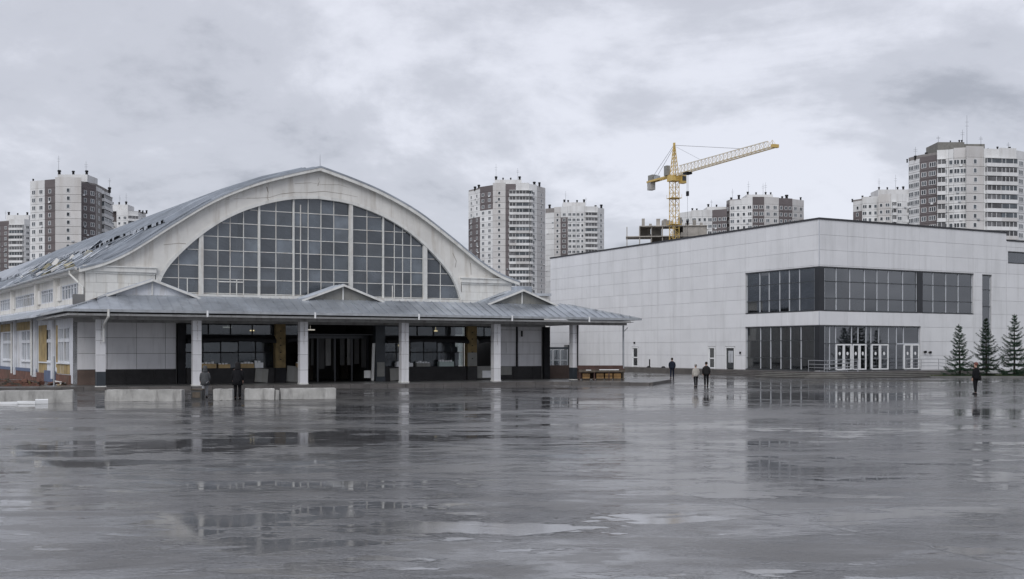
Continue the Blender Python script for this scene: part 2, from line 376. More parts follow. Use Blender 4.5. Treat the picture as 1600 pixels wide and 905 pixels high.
# ================================================================== MARKET HALL
HX, HY, HA = -22.26, 74.06, R(27)
hall = thing('market_hall', 'old market hall with glazed arched gable, curved metal roof and front colonnade', 'market hall', (HX, HY, 0), HA)
SK = 0.114                                   # the side wall is a little off square
def S(x, y, z): return (x - SK * y, y, z)
XC = 9.35                                    # axis of the gable
LEN = 160.0
roof_half = smooth_curve([(0, 15.70), (2.4, 15.02), (4.8, 14.2), (7.5, 12.92), (10.2, 11.15), (11.6, 10.15), (13.0, 9.2), (14.5, 8.42), (16.1, 7.9)], 5)
def roof_z(d): return interp(roof_half, abs(d))
arch_half = smooth_curve([(0, 13.40), (2.2, 13.2), (4.5, 12.55), (6.5, 11.62), (8.3, 10.35), (9.85, 8.85), (10.7, 7.7), (11.25, 6.30)], 6)

# gable wall round the arch
w = MB()
for sgn in (-1, 1):
    prev = None
    for d, za in arch_half:
        cur = (XC + sgn * d, za, roof_z(d) - .22)
        if prev:
            (xa, z0, t0), (xb, z1, t1) = prev, cur
            w.prism([(xa, 0, z0), (xb, 0, z1), (xb, 0, t1), (xa, 0, t0)], (0, .55, 0))
        prev = cur
    ds = [11.25, 11.7, 12.4, 13.2, 14.0, 14.8, 15.6]
    for a, b in zip(ds, ds[1:]):
        w.prism([(XC + sgn * a, 0, 7.6), (XC + sgn * b, 0, 7.6), (XC + sgn * b, 0, roof_z(b) - .22), (XC + sgn * a, 0, roof_z(a) - .22)], (0, .55, 0))
w.build('gable_wall', 'plaster', hall)
def crack(pts, wd=.02):
    c = MB()
    for (xa, za), (xb, zb) in zip(pts, pts[1:]):
        d = Vector((zb - za, 0, xa - xb)).normalized() * wd * rng.uniform(.3, .9)
        c.prism([Vector((xa, -.006, za)) - d, Vector((xb, -.006, zb)) - d, Vector((xb, -.006, zb)) + d, Vector((xa, -.006, za)) + d], (0, .004, 0))
    c.build('crack', 'crack', hall)
crack([(4.9, 13.15), (5.8, 13.25), (6.6, 13.55), (7.6, 13.72), (8.6, 13.78), (9.8, 13.95), (11.2, 13.85), (12.3, 13.7)], .025)
crack([(7.6, 14.35), (8.8, 14.5), (9.6, 14.42), (10.9, 14.5), (11.6, 14.35)], .018); crack([(9.35, 14.9), (9.4, 14.6), (9.3, 14.3)], .03)
crack([(5.6, 14.0), (5.7, 13.6), (5.65, 13.2), (5.8, 12.9)], .035); crack([(-1.4, 9.6), (-.4, 9.75), (.5, 9.72)], .02); crack([(19.9, 9.9), (20.2, 9.3), (20.1, 8.8)], .03); crack([(21.4, 9.2), (21.45, 8.3)], .02); crack([(3.3, 13.0), (4.2, 13.1), (4.9, 13.15)], .018)
# arch edge moulding and verge board
for sgn in (-1, 1):
    a = MB(); v = MB()
    for (d0, z0), (d1, z1) in zip(arch_half, arch_half[1:]):
        n = Vector((z0 - z1, 0, d1 - d0)).normalized() * .22
        p = [Vector((XC + sgn * d0, -.06, z0 - .02)), Vector((XC + sgn * d1, -.06, z1 - .02))]
        nn = Vector((n.x * sgn, 0, n.z))
        a.prism([p[0], p[1], p[1] + nn, p[0] + nn], (0, .3, 0))
    for (d0, z0), (d1, z1) in zip(roof_half, roof_half[1:]):
        v.prism([(XC + sgn * d0, -.42, z0 - .34), (XC + sgn * d1, -.42, z1 - .34), (XC + sgn * d1, -.42, z1 - .03), (XC + sgn * d0, -.42, z0 - .03)], (0, .12, 0))
        v.prism([(XC + sgn * d0, -.3, z0 - .2), (XC + sgn * d1, -.3, z1 - .2), (XC + sgn * d1, -.3, z1 - .14), (XC + sgn * d0, -.3, z0 - .14)], (0, .3, 0))
    a.build('arch_moulding', 'trim', hall); v.build('verge_board', 'trim', hall)
# corner piers of blocks, with cornice
def tiles(name, m, parent, x0, x1, z0, z1, w_, h_, y, t=.05, gap=.025, stagger=True):
    r = 0; z = z0
    while z < z1 - .02:
        zt = min(z + h_, z1); x = x0 - (w_ / 2 if (stagger and r % 2) else 0)
        while x < x1 - .02:
            a, b = max(x, x0), min(x + w_, x1)
            if b - a > .08: piece(name, m, parent, a + gap / 2, b - gap / 2, y - t - rng.uniform(0, .012), y, z + gap / 2, zt - gap / 2)
            x += w_
        z = zt; r += 1
for (a, b) in ((-6.36, -1.95), (20.65, 24.9)):
    MB().box(a, b, 0.02, .55, 5.0, 7.6).build('pier', 'joint', hall)
M['plaster_block'] = mat('plaster_block', (.65, .645, .62), .85, var=.12, scale=.7, stain=(.32, .27, .20), stain_amt=.5, rnd=.05, bump=.25)
for (a, b) in ((-6.36, -1.95), (20.65, 24.9)):
    tiles('block', 'plaster_block', hall, a, b, 5.0, 7.6, 1.35, .65, .02, .06, .012)
    c = MB(); c.box(a - .1, b + .05, -.22, 0, 7.68, 7.98); c.box(a - .02, b, -.12, 0, 7.55, 7.68); c.box(a - .15, b + .08, -.3, 0, 7.98, 8.06)
    c.build('cornice', 'trim', hall)
# the arched window
VX = [-0.38, 1.09, 2.26, 3.1, 4.03, 5.1, 6.32, 7.57, 8.66, 9.61, 10.57, 11.82, 13.1, 14.34, 15.25, 15.91, 16.58, 17.67, 18.98]
HEAVY = {1.09: .30, 5.1: .15, 7.57: .11, 11.82: .26, 14.34: .11, 17.67: .28}
RZ = [6.42, 7.42, 8.32, 9.40, 10.36, 11.32, 12.32]
def arch_z(x):
    d = abs(x - XC); return interp(arch_half, d) if d < 11.25 else 6.3
fr = MB()
for x in VX:
    t = HEAVY.get(x, .05); dp = .22 if t > .2 else (.12 if t > .1 else 0)
    fr.box(x - t / 2, x + t / 2, .22 - dp, .34, 6.3, arch_z(x) + .05)
for z in RZ:
    dd = 0
    for d, za in arch_half:
        if za > z: dd = d
    fr.box(XC - dd, XC + dd, .235, .32, z - .027, z + .027)
fr.box(XC - 11.25, XC + 11.25, -.15, .4, 6.0, 6.34)
awin = fr.build('arch_window', 'mullion', hall)
def clip_poly(poly, outline):               # Sutherland-Hodgman against a convex counter-clockwise outline in (x, z)
    out = poly
    for (a, b) in zip(outline, outline[1:] + outline[:1]):
        inp = out; out = []
        if not inp: break
        side = lambda p: (b[0] - a[0]) * (p[1] - a[1]) - (b[1] - a[1]) * (p[0] - a[0])
        for p, q in zip(inp, inp[1:] + inp[:1]):
            sp, sq = side(p), side(q)
            if sp >= 0: out.append(p)
            if (sp >= 0) != (sq >= 0):
                t = sp / (sp - sq); out.append((p[0] + (q[0] - p[0]) * t, p[1] + (q[1] - p[1]) * t))
    return out
outline = [(XC - 11.23, 6.3), (XC + 11.23, 6.3)] + [(XC + d, z) for d, z in arch_half[::-1][1:]] + [(XC - d, z) for d, z in arch_half[1:-1]]
xs = [XC - 11.25] + VX + [XC + 11.25]; zs = RZ + [13.45]
for xa, xb in zip(xs, xs[1:]):
    for za, zb in zip(zs, zs[1:]):
        pl = clip_poly([(xa + .035, za + .035), (xb - .035, za + .035), (xb - .035, zb - .035), (xa + .035, zb - .035)], outline)
        if len(pl) < 3: continue
        cxp = sum(p[0] for p in pl) / len(pl); czp = sum(p[1] for p in pl) / len(pl)
        ar = abs(sum(p[0] * q[1] - q[0] * p[1] for p, q in zip(pl, pl[1:] + pl[:1]))) / 2
        if ar < .02: continue
        o = MB().poly([(p[0] - cxp, 0, p[1] - czp) for p in pl]).build('pane', 'glass_arch', awin, (cxp, .28, czp))
        o.rotation_euler = (rng.gauss(0, .02), 0, rng.gauss(0, .02))
# broken sub-frames and an open vent
vb = MB()
for x, z0, z1 in ((.2, 6.34, 7.4), (3.55, 6.34, 7.42), (15.1, 6.34, 7.3), (8.1, 6.4, 12.9)): vb.box(x - .03, x + .03, .2, .3, z0, z1)
vb.box(2.3, 4.0, .2, .3, 7.2, 7.28); vb.build('vent_frame', 'mullion', awin)

# curved roof with standing seams
rp = [(-d, z) for d, z in roof_half[::-1]] + list(roof_half[1:])
rm = MB()
Yf, NV = -.45, 40
ys = [Yf] + [Yf + (LEN - Yf) * i / NV for i in range(1, NV + 1)]
for ya, yb in zip(ys, ys[1:]):
    for (d0, z0), (d1, z1) in zip(rp, rp[1:]):
        rm.poly([S(XC + d0, ya, z0), S(XC + d1, ya, z1), S(XC + d1, yb, z1), S(XC + d0, yb, z0)])
        rm.poly([S(XC + d0, ya, z0 - .12), S(XC + d0, yb, z0 - .12), S(XC + d1, yb, z1 - .12), S(XC + d1, ya, z1 - .12)])
for (d0, z0), (d1, z1) in zip(rp, rp[1:]): rm.poly([(XC + d0 - SK * Yf, Yf, z0 - .12), (XC + d1 - SK * Yf, Yf, z1 - .12), (XC + d1 - SK * Yf, Yf, z1), (XC + d0 - SK * Yf, Yf, z0)])
for d0, z0 in (rp[0], rp[-1]): rm.poly([S(XC + d0, Yf, z0 - .12), S(XC + d0, LEN, z0 - .12), S(XC + d0, LEN, z0), S(XC + d0, Yf, z0)])
roof = rm.build('roof', 'metal_roof', hall)
sm = MB()
y = .1
while y < 70:
    for (d0, z0), (d1, z1) in zip(rp[::3], rp[3::3]):
        sm.bar(S(XC + d0, y, z0 + .03), S(XC + d1, y, z1 + .03), .06, .09)
    y += .62 if y < 30 else 1.24
so = sm.build('seam', 'metal_light', roof); so['kind'] = 'stuff'
# upper skin of roofing, torn along its lower edge
up = MB(); yv = 2.5; rr = random.Random(3); edges = []
while yv < LEN:
    st = .5 if yv < 60 else 4
    base = 10.6 + .9 * min(yv / 30, 1.4) - .6
    d = base + rr.uniform(-.22, .22) + (.45 * math.sin(yv * .35) if 8 < yv < 40 else 0)
    edges.append((yv, yv + st, d)); yv += st
def lift(d): return .30 + .05 * (d > 9)
for ya, yb, de in edges:
    dsn = [0, 2, 4, 6, 8, de]
    for a, b in zip(dsn, dsn[1:]):
        za, zb = roof_z(a) + lift(a), roof_z(b) + lift(b)
        up.poly([S(XC - a, ya, za), S(XC - b, ya, zb), S(XC - b, yb, zb), S(XC - a, yb, za)])
    zb = roof_z(de) + lift(de)
    up.poly([S(XC - de, ya, zb), S(XC - de, yb, zb), S(XC - de, yb, zb - .22), S(XC - de, ya, zb - .22)])
    if ya < 3: up.poly([S(XC - a, ya, roof_z(a) + lift(a)) for a in dsn] + [S(XC - a, ya, roof_z(a) + .01) for a in dsn[::-1]])
up.poly([S(XC, 2.5, roof_z(0) + .3), S(XC, LEN, roof_z(0) + .3), S(XC + 1.5, LEN, roof_z(1.5) + .02), S(XC + 1.5, 2.5, roof_z(1.5) + .02)])
up.build('upper_roof_sheet', 'metal_roof', hall)
us = MB(); y = 3
while y < 60:
    e_ = 10.2
    for a, b in ((0, 3), (3, 6), (6, 8), (8, e_)): us.bar(S(XC - a, y, roof_z(a) + lift(a) + .03), S(XC - b, y, roof_z(b) + lift(b) + .03), .06, .08)
    y += .9 if y < 30 else 1.8
uo = us.build('seam', 'metal_light', roof); uo['kind'] = 'stuff'
# hole with insulation and loose sheets of metal
def on_roof(d, y, h=.1): return Vector(S(XC - d, y, roof_z(d) + h))
for i in range(26):
    y = rr.uniform(13, 42); d = rr.uniform(11.6, 13.9)
    p = on_roof(d, y, .16); m_ = 'insulation' if i % 3 == 0 else ('metal_roof' if i % 3 == 1 else 'plaster')
    o = piece('insulation', m_, hall, p.x - .35, p.x + .35, p.y - rr.uniform(.4, 1.1), p.y + rr.uniform(.4, 1.1), p.z - .2, p.z + .18, (rr.uniform(-.2, .2), R(-36) + rr.uniform(-.3, .3), rr.uniform(-.3, .3)))
for i in range(64):
    y = rr.uniform(5, 48) if i < 48 else rr.uniform(30, 75); d = rr.uniform(10.9, 14.3); p = on_roof(d, y, .36)
    piece('loose_sheet', 'metal_bright' if i % 3 else 'metal_roof', hall, p.x - rr.uniform(.5, 1.3), p.x + rr.uniform(.5, 1.3), p.y - .28, p.y + rr.uniform(.1, .45), p.z - .012, p.z + .012,
          (rr.uniform(-.18, .18), R(-35) + rr.uniform(-.14, .14), rr.uniform(-.3, .3)))
# lead-like strip along the near verge, slipped
vs_ = MB()
for a, b in ((7.6, 8.8), (8.8, 10.2), (10.2, 11.6), (11.6, 13.0), (13.0, 14.6)):
    vs_.bar(S(XC - a, .15, roof_z(a) + .14), S(XC - b, .15, roof_z(b) + .12), .5, .05)
vs_.build('verge_strip', 'metal_light', hall)
MB().tube((XC, -.4, 15.7), (XC, -.4, 16.5), .03, .015).build('lightning_rod', 'steel', hall)

# clerestory side wall under the eave
EX = -6.36
def sbox(mb, x0, x1, y0, y1, z0, z1, mi=0): mb.box(x0, x1, y0, y1, z0, z1, mi, S); return mb
bays = [(.75, 7.27), (9.75, 14.87), (16.97, 26.3), (27.6, 34.4)] + [(36.5 + 9.5 * k, 44 + 9.5 * k) for k in range(12)]
cw = MB()
sbox(cw, EX, EX + .4, .55, LEN, 4.9, 6.0); sbox(cw, EX, EX + .4, .55, LEN, 7.05, 8.1)
last = .55
for a, b in bays + [(LEN, LEN)]:
    sbox(cw, EX - .12, EX + .4, last, a, 6.0, 7.05); last = b
cw.build('clerestory_wall', 'plaster', hall)
for a, b in zip([(0, 0)] + bays, bays): sbox(MB(), EX - .3, EX - .0, (a[1] + b[0]) / 2 - .25, (a[1] + b[0]) / 2 + .25, 5.5, 7.75).build('pilaster_strip', 'plaster', hall)
ef = MB(); sbox(ef, EX - .62, EX, .0, LEN, 7.62, 7.74); sbox(ef, EX - .7, EX - .55, -.2, LEN, 7.72, 7.9); ef.build('eave_soffit', 'plaster', hall)
gt = MB(); gt.path([S(EX - .78, y_, 7.82 + .02 * math.sin(y_)) for y_ in (-.3, 8, 16, 24, 40, 80, LEN)], .08); gt.build('gutter', 'gutter', hall)
MB().path([S(EX - .75, .9, 7.85), S(EX - .75, .9, 7.5), S(EX - .35, .2, 6.9), S(EX - .12, .1, 6.6), S(EX - .12, .1, 5.7)], .07, 8).build('downpipe', 'trim', hall)
for k, (a, b) in enumerate(bays[:9]):
    n = max(4, int((b - a) / .85)); f = MB()
    for i in range(n + 1):
        yy = a + (b - a) * i / n; t = .09 if i % 3 == 0 else .045
        sbox(f, EX + .0, EX + .14, yy - t, yy + t, 6.0, 7.05)
    sbox(f, EX, EX + .13, a, b, 6.0, 6.08); sbox(f, EX, EX + .13, a, b, 6.97, 7.05); sbox(f, EX + .02, EX + .11, a, b, 6.72, 6.77)
    wf = f.build('clerestory_window', 'old_white', hall)
    for i in range(n):
        ya, yb = a + (b - a) * i / n, a + (b - a) * (i + 1) / n; xm = EX + .08 - SK * (ya + yb) / 2
        piece('pane', 'glass_clear', wf, xm - .005, xm + .005, ya + .09, yb - .09, 6.08, 6.97, (0, 0, SK))

# pent roof and lower side wall
pr = MB()
pr.prism([S(-8.5, 4.5, 4.86), S(EX, 4.5, 5.62), S(EX, 4.5, 5.5), S(-8.5, 4.5, 4.74)], Vector(S(0, 60, 0)))
prf = pr.build('pent_roof', 'metal_light', hall)
ps = MB(); y = 5
while y < 50:
    ps.bar(S(-8.5, y, 4.89), S(EX, y, 5.65), .05, .06); y += .75
po = ps.build('seam', 'metal_bright', prf); po['kind'] = 'stuff'
LX = -7.1
lb = [(.97, 4.69), (6.9, 11.2), (14.4, 18.8), (23.6, 27.9), (31, 35.2), (40, 44), (48, 52)]
lw = MB(); sbox(lw, LX, LX + .35, 0, 62, .3, 1.65); sbox(lw, LX, LX + .35, 0, 62, 4.05, 5.5); last = 0
for a, b in lb + [(62, 62)]: sbox(lw, LX, LX + .35, last, a, 1.65, 4.05); last = b
lw.build('side_wall', 'old_white', hall)
oc = MB()
sbox(oc, LX - .03, LX - .003, .9, 5.0, .9, 1.6); sbox(oc, LX - .03, LX - .003, 8.6, 11.6, .7, 4.3); sbox(oc, LX - .03, LX - .003, 4.78, 5.3, 1.3, 4.2)
sbox(oc, LX - .03, LX - .003, 12.4, 30, 4.05, 4.7); sbox(oc, LX - .03, LX - .003, 35.5, 39.5, .9, 4.7); oc.build('exposed_plaster', 'ochre', hall)
bp_ = MB(); sbox(bp_, LX - .1, LX, .6, 62, -.05, .85); bp_.build('brick_plinth', 'brick', hall)
bd = MB(); sbox(bd, LX - .13, LX - .1, 5.0, 9.0, .25, 1.05); sbox(bd, LX - .12, LX - .1, 12, 30, .85, 1.1); bd.build('painted_band', 'blue_sheet', hall)
for yy in (5.9, 12.3, 13.0, 21.2, 29.4, 37.5, 46): sbox(MB(), LX - .22, LX - .02, yy - .22, yy + .22, .5, 4.85).build('pilaster', 'old_white', hall)
for yy in (12.8, 21.6): MB().path([S(LX - .3, yy, 4.8), S(LX - .3, yy, .6)], .08, 8).build('downpipe', 'trim', hall)
for a, b in lb:
    f = MB(); n = 4
    for i in range(n + 1):
        yy = a + (b - a) * i / n; t = .14 if i % 2 == 0 else .06
        sbox(f, LX - .02, LX + .16, max(yy - t, a), min(yy + t, b), 1.65, 4.05)
    for z, t in ((1.7, .06), (3.15, .12), (4.0, .06)): sbox(f, LX - .015, LX + .15, a, b, z - t, z + t)
    sbox(f, LX - .12, LX - .0, a - .1, b + .1, 1.56, 1.65)
    wf = f.build('side_window', 'old_white', hall)
    for i in range(n):
        ya, yb = a + (b - a) * i / n, a + (b - a) * (i + 1) / n; xm = LX + .1 - SK * (ya + yb) / 2
        for z0, z1 in ((1.76, 3.03), (3.27, 3.94)): piece('pane', 'glass_clear', wf, xm - .005, xm + .005, ya + .1, yb - .1, z0, z1, (rng.gauss(0, .01), 0, SK))

# interior shell: dark hall behind the glass
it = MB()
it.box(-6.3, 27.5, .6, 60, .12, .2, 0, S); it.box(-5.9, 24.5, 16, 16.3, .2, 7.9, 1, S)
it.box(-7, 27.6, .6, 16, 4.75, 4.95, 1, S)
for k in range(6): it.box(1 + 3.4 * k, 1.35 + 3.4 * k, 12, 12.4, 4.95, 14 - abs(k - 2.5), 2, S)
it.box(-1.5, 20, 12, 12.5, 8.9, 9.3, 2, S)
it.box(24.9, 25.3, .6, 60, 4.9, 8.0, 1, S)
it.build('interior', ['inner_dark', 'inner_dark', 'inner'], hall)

# front wall behind the colonnade
fw = MB()
fw.box(-7.1, -.55, 0, .4, .2, 4.6); fw.box(23.35, 27.85, 0, .4, .2, 4.6); fw.box(-7.1, 27.85, 0, .4, 4.6, 6.15); fw.box(27.45, 27.85, .4, 14, .2, 6.0)
fw.build('front_wall', 'joint', hall)
tiles('tile', 'tile', hall, -6.85, -.6, 1.22, 4.45, 1.85, 1.05, 0, stagger=False)
tiles('tile', 'tile', hall, 23.4, 27.6, 1.22, 4.5, 2.1, .95, 0)
tiles('dado_slab', 'dado', hall, -5.7, -.6, .2, 1.2, 1.85, 1.0, 0, stagger=False)
tiles('dado_slab', 'dado', hall, 23.4, 27.6, .2, 1.2, 1.7, 1.0, 0, stagger=False)
tiles('dado_slab', 'brown_wall', hall, -6.85, -5.75, .2, 1.2, 1.2, 1.0, 0, stagger=False)
piece('board', 'board_grey', hall, 23.6, 24.9, -.12, -.06, .55, 1.2)
piece('drain_pipe', 'dark', hall, 25.3, 25.42, -.16, -.055, 1.2, 4.5)
piece('wall_lamp', 'dark', hall, 25.75, 25.85, -.16, -.055, 3.55, 4.0)
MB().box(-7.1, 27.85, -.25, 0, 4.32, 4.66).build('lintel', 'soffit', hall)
for x, wdt, m in ((-.26, .5, 'dark'), (6.5, .72, 'ochre_dark'), (13.94, .75, 'dark_blue'), (21.39, .78, 'ochre_dark'), (27.95, .5, 'dark')):
    piece('pilaster', m, hall, x - wdt / 2, x + wdt / 2, -.35, .25, 1.25 if m == 'ochre_dark' else .2, 4.32)
    if m == 'ochre_dark':
        piece('pilaster_base', 'dado' if x > 10 else 'dark', hall, x - wdt / 2 - .02, x + wdt / 2 + .02, -.37, .27, .2, 1.25)
        if x > 10: piece('pilaster_face', 'board_grey', hall, x - wdt / 2 - .01, x + wdt / 2 + .01, -.365, -.353, 1.27, 2.3)
        for k in range(5): piece('fixing', 'dark', hall, x - .05, x + .05, -.37, -.352, 1.8 + .5 * k, 1.87 + .5 * k)
    if m == 'dark_blue': piece('notice_board', 'board_grey', hall, x - .28, x + .3, -.42, -.36, .55, 1.6)
# stall fronts in the openings
def stall_front(x0, x1, pw_, cnt=True):
    f = MB(); f.box(x0, x1, -.02, .06, 4.24, 4.32); f.box(x0, x1, -.02, .06, 3.5, 3.58)
    n = max(1, round((x1 - x0) / pw_))
    for i in range(n + 1):
        xx = x0 + (x1 - x0) * i / n; f.box(xx - .04, xx + .04, -.02, .06, 3.58, 4.24)
    fo = f.build('transom_window', 'dark', hall)
    for i in range(n): piece('pane', 'glass_clear', fo, x0 + (x1 - x0) * i / n + .05, x0 + (x1 - x0) * (i + 1) / n - .05, .015, .025, 3.58, 4.24, (rng.gauss(0, .02), 0, rng.gauss(0, .02)))
    if cnt: MB().box(x0, x1, -.25, .5, .2, 1.25).build('counter', 'dado', hall)
    if cnt:
        g_ = MB(); n2 = max(2, round((x1 - x0) / 1.15))
        for i in range(n2 + 1):
            xx = x0 + (x1 - x0) * i / n2; g_.box(xx - .03, xx + .03, .3, .36, 1.25, 3.5)
        g_.box(x0, x1, .31, .35, 2.3, 2.36); so_ = g_.build('stall_glazing', 'dark', hall)
        for i in range(n2):
            for z0, z1 in ((1.27, 2.29), (2.37, 3.48)): piece('pane', 'glass_clear', so_, x0 + (x1 - x0) * i / n2 + .04, x0 + (x1 - x0) * (i + 1) / n2 - .04, .325, .333, z0, z1, (rng.gauss(0, .03), 0, rng.gauss(0, .03)))
    aw = MB()
    for k in range(8):
        a, b = x0 + (x1 - x0) * k / 8, x0 + (x1 - x0) * (k + 1) / 8; s0, s1 = .12 * math.sin(math.pi * k / 8), .12 * math.sin(math.pi * (k + 1) / 8)
        aw.prism([(a, -.1, 3.5), (b, -.1, 3.5), (b, -.75, 3.22 + s1), (a, -.75, 3.22 + s0)], (0, 0, -.06))
        aw.prism([(a, -.75, 3.2 + s0), (b, -.75, 3.2 + s1), (b, -.75, 2.98 + s1), (a, -.75, 2.98 + s0)], (0, .05, 0))
    aw.build('awning', 'dark', hall)
stall_front(.05, 6.1, 1.5); stall_front(14.35, 20.95, 1.3); stall_front(21.8, 23.3, .75, False); stall_front(6.9, 8.2, 1.3, False)
piece('board', 'board_grey', hall, 21.85, 23.25, -.1, -.03, .3, 1.25); piece('board', 'foam', hall, 22.35, 23.15, -.14, -.105, .35, .9)
piece('board', 'board_grey', hall, 7.0, 8.3, -.12, -.05, .22, 1.35, (0, R(4), 0)); piece('board', 'board_grey', hall, 4.7, 5.6, -.36, -.28, .25, 1.2, (0, R(5), 0))
piece('board', 'board_grey', hall, 14.7, 15.5, -.34, -.27, .25, 1.15, (0, R(-3), 0)); piece('board', 'trim', hall, 12.7, 13.2, -.3, -.24, .45, 1.0); piece('post', 'trim', hall, 13.3, 13.5, -.3, -.2, .25, 3.0, (0, R(2), 0))
df = MB(); df.box(8.3, 13.5, 1.0, 1.1, 3.35, 3.6); df.box(8.3, 13.5, .0, 1.1, 3.6, 3.66)
for xx in (8.35, 9.6, 10.9, 12.2, 13.45): df.box(xx - .06, xx + .06, 1.0, 1.1, .2, 3.4)
df.build('entrance_frame', 'black_metal', hall)
for i in range(9):
    x = 8.6 + i * .55
    piece('door_curtain_strip', 'inner_dark' if i % 3 else 'inner', hall, x, x + rng.uniform(.18, .5), 1.2, 1.22, rng.uniform(.3, 1.6), 3.35)
for i in range(26):
    x = rng.uniform(.4, 20.8)
    if 6.2 < x < 14.2: continue
    z = rng.uniform(1.6, 2.6); piece('hanging_goods', rng.choice(['inner', 'board_grey', 'inner_dark', 'brown_wall', 'card']), hall, x, x + rng.uniform(.12, .4), .7 + rng.uniform(0, .8), .8 + rng.uniform(.8, .9), z - rng.uniform(.2, .7), z + .15)
# dim interior of the trading rows
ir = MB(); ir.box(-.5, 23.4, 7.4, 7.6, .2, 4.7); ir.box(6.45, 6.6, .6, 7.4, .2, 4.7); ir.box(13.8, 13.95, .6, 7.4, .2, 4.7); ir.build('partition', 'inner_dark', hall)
for i in range(16):
    x = rng.uniform(.3, 22.8); z = rng.uniform(.9, 2.0)
    piece('shelf_unit', rng.choice(['inner_dark', 'timber', 'inner', 'dark']), hall, x, x + rng.uniform(.5, 1.4), 6.3 + rng.uniform(-2, .6), 7.3, .2, z + rng.uniform(.3, 1.2))
def lamp(x, y, z, label, m='warm_lamp', w_=.5):
    w_ *= .6
    o = MB().box(-w_ / 2, w_ / 2, -.05, .05, -.05, .03).tube((0, 0, .03), (0, 0, .3), .01).build('hanging_lamp', m)
    p = hall.matrix_basis @ Vector((x, y, z)); c, s = math.cos(HA), math.sin(HA)
    o.location = (HX + x * c - y * s, HY + x * s + y * c, z); o.rotation_euler = (0, 0, HA)
    tag(o, label, 'lamp', 'lit lamps inside the market')
lamp(5.2, 2.6, 3.92, 'warm lit lamp just left of the first yellow pilaster'); lamp(7.5, 2.6, 3.92, 'warm lit lamp just right of the first yellow pilaster')
lamp(3.2, 1.6, 4.12, 'white tube lamp behind the transom of the left stall', 'white_lamp', 1.0); lamp(9.4, 2.2, 4.0, 'white tube lamp inside the dark central entrance', 'white_lamp', 1.1)
lamp(16.2, 1.4, 2.85, 'warm lit lamp under the awning of the right stall', 'warm_lamp', .6); lamp(19.6, 2.6, 4.0, 'warm lit lamp behind the transom right of the middle column', 'warm_lamp', .45)
lamp(22.3, 2.0, 4.0, 'white lamp behind the small transom by the right pilaster', 'white_lamp', .4)

# canopy on columns
EZ, TZ, WZ = 4.98, 6.0, 6.14
FL, FR = (-8.0, -5.8, EZ), (33.1, -5.8, EZ - .06)
TL, TR = (-5.2, -3.0, TZ), (28.3, -3.0, TZ)
can = MB()
def sheet(pts): can.prism(pts, (0, 0, -.09))
sheet([FL, FR, TR, TL]); sheet([TL, TR, (28.3, 0, WZ), (-5.2, 0, WZ)])
sheet([FL, TL, (-5.2, 0, WZ - .05), (-6.3, 2.5, 5.72), (-8.9, 9, EZ - .02)])
sheet([FR, (33.1, 4, EZ - .06), (28.3, 3.5, WZ), TR]); sheet([TR, (28.3, 3.5, WZ), (26.5, 3.5, WZ), (26.5, -.02, WZ - .004)])
canopy = can.build('canopy_roof', 'metal_light', hall)
cs_ = MB(); x = -7.3
while x < 33.2:
    lo = Vector((x, -5.8, EZ + .02 - .06 * max(0, x) / 33.1))
    xh = x; t = 1.0
    if x < -5.2: t = (x + 8.0) / 2.8
    if x > 28.3: t = (33.1 - x) / 5.3
    if t > .05: cs_.bar(lo, (xh, -5.8 + 2.8 * t, EZ + (TZ - EZ) * t + .03), .035, .05)
    x += .62
for yy in [-5.0 + .8 * k for k in range(11)]:
    xt = 28.3
    t = min(1, (yy + 5.8) / 2.8); cs_.bar((33.1, yy, EZ - .03), (33.1 - 5.3 * t, yy, EZ + (WZ - EZ) * t * .96), .045, .06)
for yy in [-5.0 + .8 * k for k in range(7)]:
    t = min(1, (yy + 5.8) / 2.8); cs_.bar((-8.0 - max(0, yy + 5.8) * .06, yy, EZ + .03), (-8.0 + 2.8 * t, yy, EZ + (TZ - EZ) * t + .03), .045, .06)
co = cs_.build('seam', 'metal_light', canopy); co['kind'] = 'stuff'
hp = MB(); hp.bar(FL, TL, .14, .12); hp.bar(FR, TR, .14, .12); hp.bar(TL, (XC - 5, -3, TZ), .1, .1); hp.build('hip_capping', 'gutter', canopy)
# patched brown sheet on the left hip
piece('patch_sheet', 'brown_wall', canopy, -6.9, -6.0, -4.2, -2.9, 5.61, 5.635, (0, R(-20), 0))
gu = MB(); gu.bar((-8.1, -5.86, EZ - .06), (33.2, -5.86, EZ - .12), .14, .16); gu.bar((-8.06, -5.86, EZ - .06), (-9.0, 9, EZ - .08), .14, .16); gu.bar((33.18, -5.86, EZ - .12), (33.18, 4, EZ - .12), .12, .14)
gu.build('gutter', 'gutter', hall)
fa = MB(); fa.bar((-7.85, -5.6, EZ - .3), (32.4, -5.6, EZ - .34), .05, .13); fa.bar((-7.85, -5.6, EZ - .3), (-8.7, 9, EZ - .3), .05, .13); fa.build('fascia', 'trim', hall)
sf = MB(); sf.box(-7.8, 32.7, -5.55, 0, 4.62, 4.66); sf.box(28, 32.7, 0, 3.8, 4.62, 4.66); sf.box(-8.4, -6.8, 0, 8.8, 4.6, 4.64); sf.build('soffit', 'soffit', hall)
bm_ = MB(); bm_.box(-6.3, 32.9, -4.28, -3.72, 4.42, 4.62); bm_.box(28.0, 28.6, -3.72, 0, 4.42, 4.62); bm_.build('beam', 'soffit', hall)
